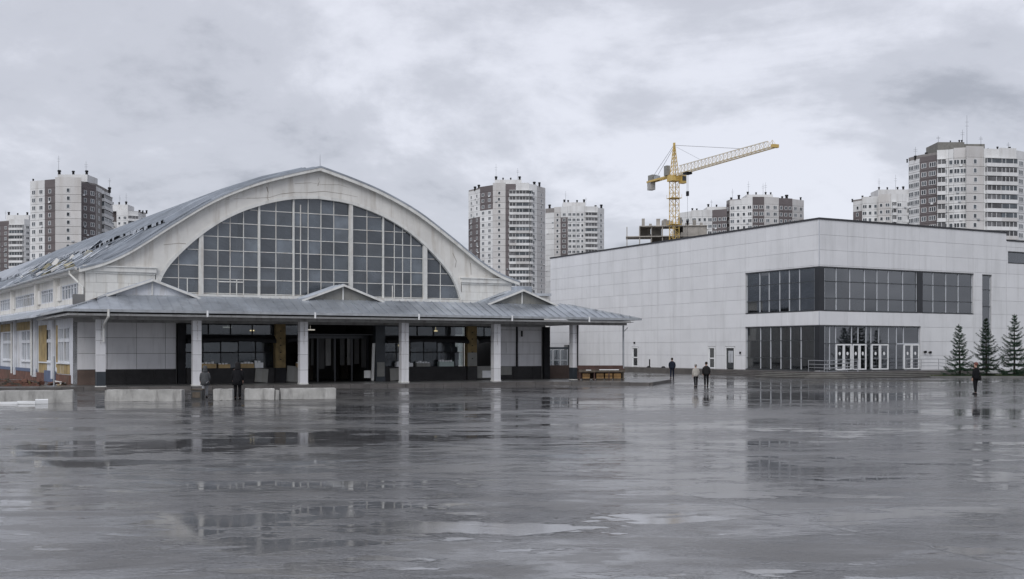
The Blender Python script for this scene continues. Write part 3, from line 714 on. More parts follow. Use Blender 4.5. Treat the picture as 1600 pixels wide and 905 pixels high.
# column shafts clad in slabs
def column(x, dark):
    c = MB().box(x - .24, x + .24, -4.24, -3.76, .1, 4.45).build('column', 'joint', hall)
    zz_ = [.2, 1.15, 2.2, 3.1, 3.75, 4.42]
    for k, (a, b) in enumerate(zip(zz_, zz_[1:])):
        piece('cladding_slab', 'dark_blue' if (dark and k == 0) else 'tile', c, x - .27, x + .27, -4.27 - rng.uniform(0, .006), -3.73, a + .009, b - .009)
    cr = MB(); zc = 4.35; xx = x + .02
    while zc > 3.0:
        nx = x + rng.uniform(-.03, .03); dz = rng.uniform(.12, .25); wd = rng.uniform(.004, .014)
        cr.prism([(xx - wd, -4.284, zc), (xx + wd, -4.284, zc), (nx + wd, -4.284, zc - dz), (nx - wd, -4.284, zc - dz)], (0, .004, 0)); xx = nx; zc -= dz * rng.uniform(1, 1.35)
    cr.build('stain_streak', 'crack', c)
    piece('column_foot', 'trim', c, x - .3, x + .3, -4.3, -3.7, .2, .27)
for x in (-5.85, 0, 7.05, 14.35, 21.6, 28.28): column(x, x in (-5.85, 28.28))
piece('dark_pipe', 'dark', hall, 28.36, 28.43, -4.36, -4.29, 1.2, 4.4)
MB().tube((32.75, -4, .15), (32.75, -4, 4.62), .07, n=10).tube((32.75, -4, 3.9), (33.15, -4, 4.25), .03).tube((32.75, -4, .2), (32.75, -4, .26), .16, n=10).build('corner_post', 'gutter', hall)
for x in (.33, 7.34, 14.74, 22.0, 28.5): MB().tube((x, -5.9, 5.0), (x, -5.9, 4.6), .075, .065, 8).build('gutter_outlet', 'white_frame', hall)
MB().path([(-5.6, -5.9, 5.0), (-5.6, -5.9, 4.55), (-5.75, -5.0, 4.1), (-5.7, -4.40, 3.9), (-5.7, -4.40, 3.0)], .075, 8).build('downpipe', 'trim', hall)
# little gables on the canopy
for gx in (-2.6, 10.2, 24.3):
    hw, za = 2.75, 7.08
    gb = MB()
    for s_ in (-1, 1): gb.prism([(gx, -3.25, za), (gx + s_ * (hw + .25), -3.25, TZ - .06), (gx + s_ * (hw + .25), -.02, TZ + .02), (gx, -.02, za)], (0, 0, -.07))
    go = gb.build('gablet_roof', 'metal_light' if gx != 24.3 else 'metal_roof', hall)
    MB().prism([(gx - hw + .2, -2.95, TZ), (gx + hw - .2, -2.95, TZ), (gx, -2.95, za - .12)], (0, .05, 0)).build('tympanum', 'old_white' if gx < 0 else 'board_grey', go)
    vb = MB()
    for s_ in (-1, 1): vb.prism([(gx, -3.31, za - .0), (gx + s_ * (hw + .25), -3.31, TZ - .06), (gx + s_ * (hw + .25), -3.31, TZ - .2), (gx, -3.31, za - .15)], (0, .05, 0))
    vb.box(gx - .05, gx + .05, -3.05, -2.95, TZ, za - .1); vb.build('barge_board', 'trim', go)
    sm = MB()
    for k in range(4):
        for s_ in (-1, 1): sm.bar((gx, -3.0 + .75 * k, za + .02), (gx + s_ * hw, -3.0 + .75 * k, TZ + .09), .04, .05)
    q = sm.build('seam', 'metal_bright', go); q['kind'] = 'stuff'
for i in range(7):
    x = 21.5 + i * .35; piece('torn_sheet', 'metal_bright', hall, x, x + .6, -2.2 + .1 * i, -1.95 + .14 * i, 6.32 + .1 * i, 6.345 + .1 * i, (.2, R(-22), R(-50 + 8 * i)))

# paved platform under the colonnade (world coordinates)
MB().box(27.45, 27.85, 14, 60, .2, 6.0, 0, S).build('back_side_wall', 'plaster', hall)
MB().box(-6.3, 27.4, 24, 24.3, .2, 4.8, 0, S).build('cross_wall', 'inner_dark', hall)
pv = [(-31.5, 66.2), (-20.3, 68.9), (-7.3, 74.3), (-1.1, 77.4), (3.0, 79.0), (9.75, 76.9), (12.2, 84.5), (5.0, 93.0), (-8.0, 88.0), (-28.9, 77.5), (-36, 86), (-40, 84)]
o = MB().prism([(x, y, -.3) for x, y in pv], (0, 0, .5)).build('pavement', 'wet_concrete'); o['kind'] = 'structure'

kb = MB()
for (xa, ya), (xb, yb) in zip(pv[:6], pv[1:7]):
    d_ = Vector((xb - xa, yb - ya, 0)).normalized(); n_ = Vector((d_.y, -d_.x, 0)) * .12; L_ = math.hypot(xb - xa, yb - ya); k_ = int(L_ / 1.2)
    for i in range(k_):
        a_ = Vector((xa, ya, -.1)) + d_ * (L_ * i / k_ + .01); b_ = Vector((xa, ya, -.1)) + d_ * (L_ * (i + 1) / k_ - .01); hh = .31 + rng.uniform(-.012, .012)
        kb.prism([a_ + n_ * .1, b_ + n_ * .1, b_ + n_ * 1.4, a_ + n_ * 1.4], (0, 0, hh))
o = kb.build('kerb', 'wet_step'); o['kind'] = 'structure'

# ================================================================== EXHIBITION HALL
BX, BY, BA = 28.24, 100.0, R(28)
exh = thing('exhibition_hall', 'modern pale panelled hall with ribbon windows and glazed corner entrance', 'exhibition hall', (BX, BY, 0), BA)
T0, TOP = .52, 14.5
LHOLES = [(-.1, 10.2, 6.1, 10.15), (-.1, 10.2, .6, 4.75), (11.85, 13.36, .52, 2.8), (15.0, 16.2, .52, 2.8), (29.0, 30.3, .52, 2.8)]
RHOLES = [(-.1, 20.65, 6.1, 10.15), (-.1, 13.08, .6, 4.75), (22.0, 23.33, .6, 10.1)]
RHOLES2 = [(25.9, 44, 11.45, 12.62)]
rows = [T0 + 1.398 * k for k in range(11)]
def panel_wall(ax, joints, hs, holes):
    for a, b in zip(joints, joints[1:]):
        for z0, z1 in zip(hs, hs[1:]):
            for (p0, p1, q0, q1) in rect_minus([(a + .010, b - .010, z0 + .010, z1 - .010)], holes):
                t = .06 + rng.uniform(0, .006)
                if ax == 'y': piece('panel', 'panel', exh, -t, 0, p0, p1, q0, q1)
                else: piece('panel', 'panel', exh, p0, p1, -t, 0, q0, q1)
pad = lambda hs: [(a - .05, b + .05, c - .05, d + .05) for a, b, c, d in hs]
panel_wall('y', [0, .62, 4.0, 7.2] + [10.25 + 3.0 * k for k in range(14)], rows, pad(LHOLES))
panel_wall('x', [0, 3.48, 5.93, 8.82, 12.94, 16.7, 20.6, 23.38, 25.6], rows, pad(RHOLES))
rows2 = rows[:10] + [13.7]
panel_wall('x', [25.62, 28.6, 31.6, 34.6, 37.6, 40.6, 44], rows2, pad(RHOLES2))
bk = MB()
for (a, b, c, d) in rect_minus([(0, 49.2, T0, 14.45)], LHOLES): bk.box(.004, .3, a, b, c, d)
for (a, b, c, d) in rect_minus([(.3, 25.6, T0, 14.45)], RHOLES): bk.box(a, b, .004, .3, c, d)
for (a, b, c, d) in rect_minus([(25.6, 44.2, T0, 13.65)], RHOLES2): bk.box(a, b, .006, .3, c, d)
bk.box(.3, 44, 48.9, 49.2, T0, 13.6); bk.box(43.9, 44.2, .3, 49, T0, 13.6); bk.box(25.3, 25.6, .3, 49, 13.5, 14.45)
bk.build('wall', 'panel_joint', exh)
MB().box(.3, 25.3, .3, 48.9, 14.0, 14.2).box(25.6, 43.9, .3, 48.9, 13.2, 13.4).build('roof', 'roof_grey', exh)
cp = MB(); cp.box(-.14, .35, -.14, 49.3, TOP, TOP + .16); cp.box(.35, 25.72, -.14, .35, TOP, TOP + .16); cp.box(25.35, 25.72, .35, 49, TOP, TOP + .16); cp.box(25.72, 44.3, -.12, .35, 13.7, 13.84); cp.build('parapet_cap', 'cap', exh)
cb = MB(); cb.box(-.085, -.03, -.085, .0, T0, 6.0); 
MB().box(-.075, -.0, -.075, -.0, T0, .6).box(-.075, 0, -.075, 0, 4.8, 6.05).box(-.075, 0, -.075, 0, 10.2, TOP).build('corner_trim', 'alu', exh)
# ground floor podium strip
# dark corner columns
piece('corner_column', 'black_metal', exh, -.02, .62, -.02, .6, .6, 4.75); piece('corner_column', 'black_metal', exh, -.02, .62, -.02, .6, 6.1, 10.15)
piece('dark_panel', 'black_metal', exh, 12.72, 13.47, -.01, .2, 6.16, 10.1)
def glazing(name, ax, cuts, zc, dark=True, depth=.1, sk=()):
    f = MB()
    def bx(a, b, d0, d1, z0, z1, mi=0):
        if ax == 'y': f.box(d0, d1, a, b, z0, z1, mi)
        else: f.box(a, b, d0, d1, z0, z1, mi)
    for c in cuts: bx(c - .04, c + .04, depth - .04, depth + .1, zc[0], zc[-1], 1)
    for z in zc: bx(cuts[0], cuts[-1], depth - .05, depth + .09, z - .035, z + .035, 0)
    bx(cuts[0] - .05, cuts[-1] + .05, -.08, depth, zc[0] - .07, zc[0] - .0, 0); bx(cuts[0] - .05, cuts[-1] + .05, -.07, depth, zc[-1], zc[-1] + .05, 0)
    fo = f.build(name, ['frame_dark', 'alu'], exh)
    for i, (a, b) in enumerate(zip(cuts, cuts[1:])):
        for j, (z0, z1) in enumerate(zip(zc, zc[1:])):
            if (i, j) in sk: continue
            tl = (rng.gauss(0, .006), rng.gauss(0, .006))
            if ax == 'y': piece('pane', 'glass_hall', fo, depth + .02, depth + .026, a + .04, b - .04, z0 + .03, z1 - .03, (0, tl[0], tl[1]))
            else: piece('pane', 'glass_hall', fo, a + .04, b - .04, depth + .02, depth + .026, z0 + .03, z1 - .03, (tl[0], 0, tl[1]))
    return fo
glazing('ribbon_window', 'y', [.66, 2.66, 4.04, 5.38, 6.88, 8.24, 10.15], [6.16, 7.3, 8.85, 10.1])
glazing('ribbon_window', 'x', [.7, 2.16, 3.87, 5.76, 7.39, 8.87, 10.81, 12.72], [6.16, 7.3, 8.85, 10.1])
glazing('ribbon_window', 'x', [13.47, 14.98, 16.8, 18.58, 20.6], [6.16, 7.3, 8.85, 10.1])
glazing('shopfront', 'y', [.66, 2.46, 3.87, 5.22, 6.66, 8.12, 10.15], [.62, 1.72, 3.38, 4.7])
DX = [(2.12, 4.05), (4.2, 5.95), (6.65, 8.85), (10.95, 13.02)]
glazing('shopfront', 'x', [.7, 2.1, 4.12, 5.97, 6.6, 8.9, 9.97, 10.92, 13.04], [.62, 3.08, 4.7], sk={(1, 0), (2, 0), (4, 0), (7, 0)})
glazing('stair_window', 'x', [22.05, 23.28], [.66, 3.0, 5.1, 6.9, 8.6, 10.05])
glazing('strip_window', 'x', [25.95, 29, 32, 35, 38, 41, 43.9], [11.5, 12.58])
for q_ in ((1.3, 1.38, .06, .2, .66, 4.66), (4.9, 4.98, .06, .2, 3.12, 4.66), (7.6, 7.66, .06, .2, 3.12, 4.66), (9.97, 13, .03, .2, 3.02, 3.14)): piece('transom_bar', 'alu', exh, *q_)
def door(x0, x1, z0, z1):
    f = MB(); f.box(x0, x0 + .11, .0, .14, z0, z1); f.box(x1 - .11, x1, .0, .14, z0, z1); f.box(x0, x1, .002, .138, z1 - .12, z1); f.box(x0, x1, .002, .138, z0, z0 + .14)
    d = f.build('door', 'white_frame', exh)
    piece('pane', 'glass_hall', d, x0 + .11, x1 - .11, .07, .076, z0 + .14, z1 - .12, (rng.gauss(0, .01), 0, rng.gauss(0, .01)))
    xm = (x0 + x1) / 2
    nt = MB(); r_ = .13
    nt.prism([(xm + r_ * math.cos(t * math.pi / 5), .05, z0 + 1.55 + 1.3 * r_ * math.sin(t * math.pi / 5)) for t in range(10)], (0, .012, 0)); nt.build('round_notice', 'foam', d)
    MB().box(x0 + .14, x1 - .14, -.05, -.02, z0 + 1.02, z0 + 1.06).build('handle', 'steel', d)
for x0, x1 in DX:
    xm = (x0 + x1) / 2; door(x0, xm - .02, .6, 3.04); door(xm + .02, x1, .6, 3.04)
# service doors in the long side wall
def side_door(y0, y1, kind):
    f = MB(); fm = 'white_frame'
    f.box(-.1, .12, y0, y0 + .12, T0, 2.8); f.box(-.1, .12, y1 - .12, y1, T0, 2.8); f.box(-.099, .119, y0, y1, 2.68, 2.8)
    d = f.build('service_door', fm, exh)
    if kind == 0:
        MB().box(.02, .1, y0 + .12, y1 - .12, T0 + .06, 2.68).build('leaf', 'frame_dark', d); MB().box(-.0, .018, y0 + .35, y1 - .4, 1.2, 2.4).build('vision_panel', 'alu', d); piece('pull_handle', 'steel', d, -.06, -.02, y0 + .75, y0 + .8, 1.1, 2.1)
    else:
        f2 = MB(); f2.box(-.02, .08, y0 + .13, y1 - .13, T0 + .02, T0 + .16); f2.box(-.02, .08, y0 + .13, y1 - .13, 1.55, 1.68); f2.box(-.02, .08, y0 + .13, y0 + .24, T0 + .16, 2.66); f2.box(-.02, .08, y1 - .24, y1 - .13, T0 + .16, 2.66); f2.build('leaf', fm, d)
        piece('pane', 'glass_hall', d, .02, .028, y0 + .24, y1 - .24, T0 + .16, 1.55); piece('pane', 'glass_hall', d, .02, .028, y0 + .24, y1 - .24, 1.68, 2.66)
side_door(11.85, 13.36, 0); side_door(15.0, 16.2, 1); side_door(29.0, 30.3, 1)
for y_, z_ in ((10.95, 2.1), (29.7, 3.2), (34, 5.9)): piece('wall_fitting', 'dark', exh, -.2, -.062, y_ - .07, y_ + .07, z_, z_ + .22)
for x_, z_ in ((13.6, 2.3), (14.3, 2.25)): MB().tube((x_, -.06, z_), (x_, -.3, z_), .09, .13, 8).build('wall_camera', 'dark', exh)
# rooms behind the glass
ri = MB(); ri.box(.3, 25.2, .3, 48, .45, .58, 0); ri.box(.3, 25.2, .3, 48, 4.95, 5.8, 1); ri.box(.3, 25.2, .3, 48, 10.4, 10.6, 1); ri.box(.3, 25.2, 10.6, 10.8, .58, 10.4, 1); ri.box(22.9 - 1.5, 22.9 - 1.4, .3, 10.6, .58, 10.4, 1)
for x in (4, 8.5, 13.1, 17.5):
    for z0, z1 in ((.58, 4.95), (5.8, 10.4)): ri.box(x - .2, x + .2, 3.2, 3.6, z0, z1, 2)
ri.box(13.1, 13.3, .3, 10.6, .58, 4.95, 1); ri.box(23.6, 23.7, .3, 5, .58, 10.4, 1); ri.box(22, 23.6, 3, 3.2, .58, 10.4, 2); ri.box(25.7, 43.8, 4, 4.2, 10, 13.2, 1); ri.box(25.7, 43.8, .3, 4, 10.9, 11.1, 0)
ri.box(2.2, 7, 6.5, 7.3, .58, 1.7, 2); ri.box(9.5, 12, 7.5, 8, .58, 2.6, 0)
ri.box(.9, 20, 1.1, 1.14, 6.75, 6.8, 2)
ri.build('interior', ['inner_dark', 'room', 'alu'], exh)

# terrace and steps at the entrance (in the hall's frame)
def exw(x, y): c, s = math.cos(BA), math.sin(BA); return (BX + x * c - y * s, BY + x * s + y * c)
ter = MB().prism([(*exw(*p), -.2) for p in ((-2.2, 49), (-2.2, 8.0), (-3.3, 3.0), (-3.0, -2.2), (-1, -3.6), (16.5, -3.6), (18.2, -2.0), (18.2, .2), (.5, .2), (.5, 49))], (0, 0, .72)).build('terrace', 'wet_step'); ter['kind'] = 'structure'
stp = thing('entrance_steps', 'dark wet stone steps spreading in front of the glazed corner entrance', 'steps', (BX, BY, 0), BA)
for k in range(3):
    o_ = .55 * (k + 1); zt = .52 - .13 * (k + 1)
    MB().prism([(-2.2 - .0, 10.5 + 2.5 * k, -.15), (-3.3 - o_, 3.0, -.15), (-3.0 - o_, -2.2 - o_ * .5, -.15), (-1 - o_ * .5, -3.6 - o_, -.15), (14 - k * .6, -3.6 - o_, -.15), (14 - k * .6, -3.3, -.15), (-.9, -3.3, -.15), (-2.7, -2.0, -.15), (-2.9, 3.0, -.15), (-2.0, 8.2, -.15)], (0, 0, zt + .15)).build('step', 'wet_step', stp)
    ns_ = MB(); pp_ = [(-3.3 - o_, 3.0), (-3.0 - o_, -2.2 - o_ * .5), (-1 - o_ * .5, -3.6 - o_), (14 - k * .6, -3.6 - o_)]
    for a_, b_ in zip(pp_, pp_[1:]): ns_.bar((*a_, zt + .002), (*b_, zt + .002), .09, .05)
    ns_.build('nosing', 'board_grey', stp)
def railing(label, pts, zb):
    r_ = thing('handrail', label, 'handrail', (BX, BY, 0), BA, 'steel handrails at the entrance')
    for (x, y, z) in pts: MB().tube((x, y, zb(x, y)), (x, y, z), .03, n=6).build('post', 'steel', r_)
    for dz in (0, -.35, -.65): MB().path([(x, y, z + dz) for x, y, z in pts], .028).build('rail', 'steel', r_)
railing('steel ramp handrail left of the white entrance doors', [(-1.6, -.3, 1.55), (-.2, -1.2, 1.5), (1.9, -1.4, 1.6), (2.0, -2.8, 1.55)], lambda x, y: .52)
railing('low steel handrail sloping down at the left of the doors', [(-1.7, -2.4, 1.15), (.6, -2.9, 1.35), (1.7, -3.0, 1.45)], lambda x, y: .52)
railing('long steel handrail running right of the doors to the spruces', [(9.2, -1.8, 1.62), (11.2, -1.8, 1.62), (13.6, -1.8, 1.62), (14.6, -1.8, 1.55), (15.8, -1.9, 1.35), (17.0, -1.9, 1.1), (18.0, -1.9, 1.05)], lambda x, y: .5)
for px_, lb in ((17.2, 'short dark bollard with a rod beside the long panelled wall'), (18.55, 'low dark stump right of the rod bollard by the long wall')):
    o = MB().tube((0, 0, .3), (0, 0, .85), .3, .26, 10).tube((0, 0, .85), (0, 0, 1.0), .26, .12, 10)
    if px_ < 18: o.tube((.1, 0, .9), (.1, 0, 1.75), .07)
    ob = o.build('bollard', 'dark', None, (px_ - 2.0, 121.0 - (px_ - 17.2) * 1.5, -.3)); tag(ob, lb, 'bollard')

# ================================================================== TOWER BLOCKS
def win_mesh(w_, h_, n):
    m = MB(); m.box(-w_ / 2, w_ / 2, -.02, .05, 0, h_, 1)
    for i in range(n + 1):
        x = -w_ / 2 + w_ * i / n; m.box(x - .07, x + .07, -.07, 0, 0, h_, 0)
    m.box(-w_ / 2, w_ / 2, -.065, 0, 0, .12, 0); m.box(-w_ / 2, w_ / 2, -.065, 0, h_ - .1, h_, 0)
    return m.mesh('far_window', ['win_white', 'tower_glass'])
WINS = {'s': win_mesh(1.1, 1.45, 1), 'm': win_mesh(1.6, 1.5, 2), 'l': win_mesh(2.3, 1.5, 3)}
CM = {'w': 'tower_white', 'b': 'tower_beige', 'd': 'tower_brown'}
def far(px, Y): return Vector(((px - 800) / 1700 * Y, Y, 0))
def tower(label, ztop, nst, segs, ph, depth=16, vents=(), masts=(), sh=2.8):
    """segs: (px0, Y0, px1, Y1, colours by storey from the top, window letters per bay, balcony flag, extra height)"""
    p0 = far(segs[0][0], segs[0][1]); base = Vector((p0.x, p0.y, 0))
    t = thing('apartment_tower', label, 'apartment tower', base, 0, 'apartment towers behind the square')
    front = [far(segs[0][0] + .3, segs[0][1])] + [far(a[2], max(a[3], b[1])) for a, b in zip(segs, segs[1:])] + [far(segs[-1][2] - .3, segs[-1][3])]
    back = [front[-1] * ((front[-1].y + depth) / front[-1].y) - Vector((.5, 0, 0)), front[0] * ((front[0].y + depth) / front[0].y) + Vector((.5, 0, 0))]
    zb = ztop - sh * (nst + 1)
    core = MB(); pl = [p - base + Vector((0, .3, 0)) for p in front + back]
    core.prism([(p.x, p.y, 0) for p in pl], (0, 0, ztop - .4)); core.build('wall', 'tower_joint', t)
    for (xa, ya, xb, yb, colr, wl, bal, dz) in segs:
        a, b = far(xa, ya) - base, far(xb, yb) - base; d = b - a; L_ = d.length; rz = math.atan2(d.y, d.x); u = d.normalized(); n = Vector((u.y, -u.x, 0))
        mid = (a + b) / 2
        def pc(name, m, w0, w1, o0, o1, z0, z1):
            c = a + u * ((w0 + w1) / 2) + n * ((o0 + o1) / 2)
            if m not in _cube: _cube[m] = MB().box(-.5, .5, -.5, .5, -.5, .5).mesh('piece_' + m, m)
            return shared(name, _cube[m], t, (c.x, c.y, (z0 + z1) / 2), rz, (w1 - w0, o1 - o0, z1 - z0))
        pc('parapet', CM[colr[0]], .03, L_ - .03, -.25, .05, ztop - sh, ztop + dz)
        pc('lower_wall', CM[colr[-1]], .03, L_ - .03, -.25, 0, 0, zb)
        for k in range(nst):
            z1 = ztop - sh * (k + 1); z0 = z1 - sh; cl = CM[colr[min(k, len(colr) - 1)]]
            pc('panel', cl, .04, L_ - .04, -.25, rng.uniform(0, .03), z0 + .05, z1 - .05)
            m = len(wl)
            for i, ch in enumerate(wl):
                if ch == '-': continue
                c = a + u * (L_ * (i + .5) / m + rng.uniform(-.1, .1)) + n * .05
                if ch in WINS: shared('window', WINS[ch], t, (c.x, c.y, z0 + .75), rz)
            if wl and rng.random() < .22:
                wq = rng.uniform(.3, max(.4, L_ - 1.2)); pc('air_conditioner', rng.choice(['win_white', 'gutter']), wq, wq + .8, .03, .4, z0 + .15, z0 + .65)
            if bal:
                o1 = 1.1; w0, w1 = bal
                pc('balcony_glazing' if rng.random() < .75 else 'balcony_recess', rng.choice(['loggia', 'loggia', 'tower_glass']), L_ * w0 + .1, L_ * w1 - .1, 0, o1 - .25, z0 + 1.0, z1 - .3)
                pc('balcony_parapet', 'tower_white' if rng.random() < .9 else 'tower_beige', L_ * w0, L_ * w1, 0, o1, z0 - .1, z0 + 1.05)
                nb = max(2, int(L_ * (w1 - w0) / 1.3))
                for i in range(nb + 1):
                    wq = L_ * w0 + .1 + (L_ * (w1 - w0) - .3) * i / nb
                    if rng.random() < .8: pc('balcony_mullion', 'win_white', wq, wq + .12, o1 - .25, o1 - .17, z0 + 1.05, z1 - .3)
                pc('balcony_slab', 'tower_white', L_ * w0, L_ * w1, 0, o1 + .02, z1 - .3, z1 - .1) if k == 0 else None
    for (xa, xb, Y, dz, m) in ph:
        a, b = far(xa, Y) - base, far(xb, Y) - base
        MB().box(a.x, b.x, a.y + 1.5, a.y + 11, ztop - .4, ztop + dz).build('lift_penthouse', m, t)
    for (px_, Y, dz, s_) in vents:
        s_ *= .62; p = far(px_, Y) - base; MB().tube((p.x, p.y + 2, ztop - .4 + dz), (p.x, p.y + 2, ztop + dz + s_ * .7), s_ * .32, s_ * .3, 8).tube((p.x, p.y + 2, ztop + dz + s_ * .7), (p.x, p.y + 2, ztop + dz + s_), s_ * .45, s_ * .35, 8).build('roof_vent', 'dark', t)
    for (px_, Y, dz, h_) in masts:
        p = far(px_, Y) - base; a_ = MB().tube((p.x, p.y + 2, ztop + dz - .5), (p.x, p.y + 2, ztop + dz + h_), .055, .03, 5)
        for q in (.6, .75): a_.tube((p.x - .6, p.y + 2, ztop + dz + h_ * q), (p.x + .6, p.y + 2, ztop + dz + h_ * q), .03, n=4)
        a_.build('aerial', 'dark', t)
    return t
tower('tall left tower with two brown window stripes behind the curved roof', 62.3, 13,
      [(47, 387, 70, 384, 'w', 'mm', None, 0), (70, 384, 86, 382, 'd', 's', None, 0), (86, 380, 127, 381, 'b', '-s-', None, .4), (127, 384, 150, 390, 'd', 'sm', None, -1), (150, 390, 159, 397, 'w', 'm', None, -1.3), (159, 397, 172, 408, 'w', '', (0, 1), -1.5)],
      [(87, 134, 384, 2.2, 'tower_white')], vents=[(48, 385, 0, 1.4), (89, 384, 2.2, 2.6), (111, 384, 2.2, 2.2), (132, 384, 2.2, 2.4), (168, 400, -1.5, 2.6)], masts=[(88, 384, 4, 5), (131, 384, 2, 5), (168, 400, 0, 3.5)])
tower('small pale tower just right of the tall left tower', 74.0, 7,
      [(168, 560, 182, 562, 'dw', 'm', None, 0), (182, 558, 200, 557, 'w', 'sm', None, 0), (200, 557, 216, 560, 'w', '', (0, 1), -.6), (216, 560, 228, 566, 'w', 'm', None, -1)],
      [(172, 198, 558, 3.0, 'tower_white')], vents=[(174, 558, 3, 2), (184, 558, 3, 2), (195, 558, 3, 2.6), (216, 560, -1, 2.4), (221, 560, -1, 2), (227, 560, -1, 2.2)], masts=[(185, 558, 3, 5), (195, 558, 3, 6)])
tower('pale tower with balconies at the far left edge', 69.5, 9,
      [(-22, 572, -6, 566, 'w', 'mm', None, -1), (-6, 566, 14, 562, 'd', 'sm', None, -.8), (14, 560, 38, 559, 'w', '', (.05, .95), 0), (38, 559, 48, 562, 'w', 'm', None, 0)],
      [(8, 43, 562, 2.6, 'tower_white')], vents=[(11, 562, 2.6, 2.6), (40, 562, 2.6, 2.4), (25, 562, 2.6, 1.6)], masts=[(6, 562, 1, 4)])
tower('middle tower with a brown top corner and stacked white balconies', 77.8, 18,
      [(732, 512, 750, 503, 'wwwwd', 'ss', None, -1.2), (750, 503, 770, 497, 'dddww', 'mm', None, -.2), (770, 496, 790, 495, 'b', 's', None, .6), (790, 495, 806, 495, 'dd', 'm', (.35, 1), 0), (806, 495, 827, 495, 'w', '', (0, 1), .5), (827, 495, 839, 498, 'w', 'm', (0, .3), 0), (839, 498, 852, 505, 'b', 's', None, -.4)],
      [(773, 815, 498, 2.6, 'tower_white')], vents=[(742, 505, -1, 2.6), (748, 503, -.5, 2.6), (775, 498, 2.6, 2.6), (786, 498, 2.6, 1.6), (798, 498, 2.6, 1.6), (812, 498, 2.6, 2.6), (835, 498, 0, 2.8), (843, 498, 0, 2.4)], masts=[(775, 498, 3, 7), (809, 498, 3, 5)])
tower('pale tower with a bare white end wall, right of the middle tower', 77.3, 14,
      [(852, 575, 866, 572, 'w', '-', None, -3), (866, 572, 876, 571, 'b', 's', None, 0), (876, 571, 887, 570, 'wddddd', 'm', None, 0), (887, 570, 900, 570, 'w', 'mm', None, .4), (900, 570, 913, 570, 'w', 'ms', None, .4), (913, 570, 934, 571, 'w', '', (.05, .95), .2), (934, 571, 944, 575, 'w', 'm', None, -.4)],
      [(880, 915, 574, 3, 'tower_white')], vents=[(859, 574, 0, 3), (882, 574, 3, 2.4), (888, 574, 3, 2), (902, 574, 3, 2), (913, 574, 3, 2.6), (931, 574, 0, 2.4), (940, 574, 0, 3)], masts=[(884, 574, 3, 6), (916, 574, 2, 4)])
tower('lower pale and brown tower immediately right of the crane mast', 61.6, 9,
      [(1060, 468, 1080, 462, 'w', 'mm', None, -.5), (1080, 462, 1097, 461, 'w', 'ms', None, 0), (1097, 461, 1113, 461, 'w', 'sm', None, 0), (1113, 461, 1136, 458, 'd', 'msm', None, 0)],
      [(1106, 1136, 464, 1.9, 'tower_white')], vents=[(1083, 462, 0, 1.8), (1090, 462, 0, 1.6), (1108, 464, 1.9, 2), (1121, 464, 1.9, 1.6)], masts=[(1113, 464, 2, 3)])
tower('broad tower with two brown stripes right of the crane', 66.0, 9,
      [(1135, 462, 1140, 458, 'd', 's', None, -2), (1140, 458, 1158, 456, 'w', 'ms', None, -.8), (1158, 456, 1176, 454, 'w', 'sm', None, 0), (1176, 454, 1194, 454, 'd', 'mm', None, .2), (1194, 454, 1217, 456, 'b', 'mm', None, .2), (1217, 456, 1238, 458, 'd', 'sss', None, 0), (1238, 458, 1256, 462, 'b', 'mm', None, -.2)],
      [(1168, 1209, 460, 2.2, 'tower_white')], vents=[(1144, 458, -.5, 2), (1156, 456, 0, 2.4), (1170, 460, 2.2, 2), (1183, 460, 2.2, 1.6), (1198, 460, 2.2, 1.8), (1206, 460, 2.2, 1.6), (1224, 458, 0, 2), (1231, 458, 0, 3), (1253, 460, 0, 1.8)], masts=[(1146, 458, 0, 4.5), (1171, 460, 2, 6), (1194, 460, 2, 5), (1198, 460, 2, 5.5)])
tower('pale stepped tower between the crane and the tall right tower', 66.4, 9,
      [(1333, 462, 1347, 458, 'wd', 's', None, -1.2), (1347, 456, 1372, 454, 'w', 'mss', None, 0), (1372, 452, 1392, 450, 'b', 'sm', None, .5), (1392, 450, 1410, 450, 'w', 'mm', (.1, .45), .5), (1410, 450, 1432, 452, 'w', 'm', (.35, .95), .3)],
      [(1374, 1426, 455, 3.2, 'tower_white')], vents=[(1334, 460, -1, 1.6), (1350, 458, 0, 1.8), (1362, 458, 0, 1.6), (1376, 455, 3.2, 1.8), (1389, 455, 3.2, 1.6), (1405, 455, 3.2, 1.8), (1414, 455, 3.2, 2.2)], masts=[(1376, 455, 3, 5), (1402, 455, 3, 6.5)])
tower('nearest and tallest tower at the right edge with a grey roof block', 64.6, 12,
      [(1420, 350, 1437, 345, 'w', 'll', None, -1.6), (1437, 345, 1464, 340, 'd', 'ml', None, -1.2), (1464, 339, 1482, 338, 'w', 'l', (.0, .75), 0), (1482, 338, 1490, 337, 'w', 's', None, 0), (1490, 337, 1510, 336, 'bw', 'mm', None, .3), (1510, 335, 1537, 336, 'b', '-s-', None, .6), (1537, 336, 1562, 337, 'w', 'm', (.08, 1), 0), (1562, 337, 1588, 338, 'w', '', (0, .98), .4), (1588, 338, 1602, 341, 'w', 'l', None, -.2), (1602, 341, 1640, 346, 'w', 'mlm', None, -.4)],
      [(1468, 1510, 338, 2.6, 'roof_grey'), (1510, 1542, 339, 2.2, 'roof_grey')], vents=[(1421, 348, -1.6, 1.2), (1434, 345, -1.4, 1.8), (1451, 342, -1, 1.9), (1489, 338, 2.6, .9), (1503, 338, 2.6, 1.2), (1507, 338, 2.6, 1.2), (1548, 338, 0, 1.2), (1563, 338, .4, 1.4), (1582, 338, .2, 1.6)], masts=[(1434, 345, -1, 3.5), (1470, 338, 2.6, 2), (1508, 338, 2.6, 4), (1515, 338, 2.6, 8.5), (1537, 338, 2, 2.6), (1580, 338, .2, 2.5)])

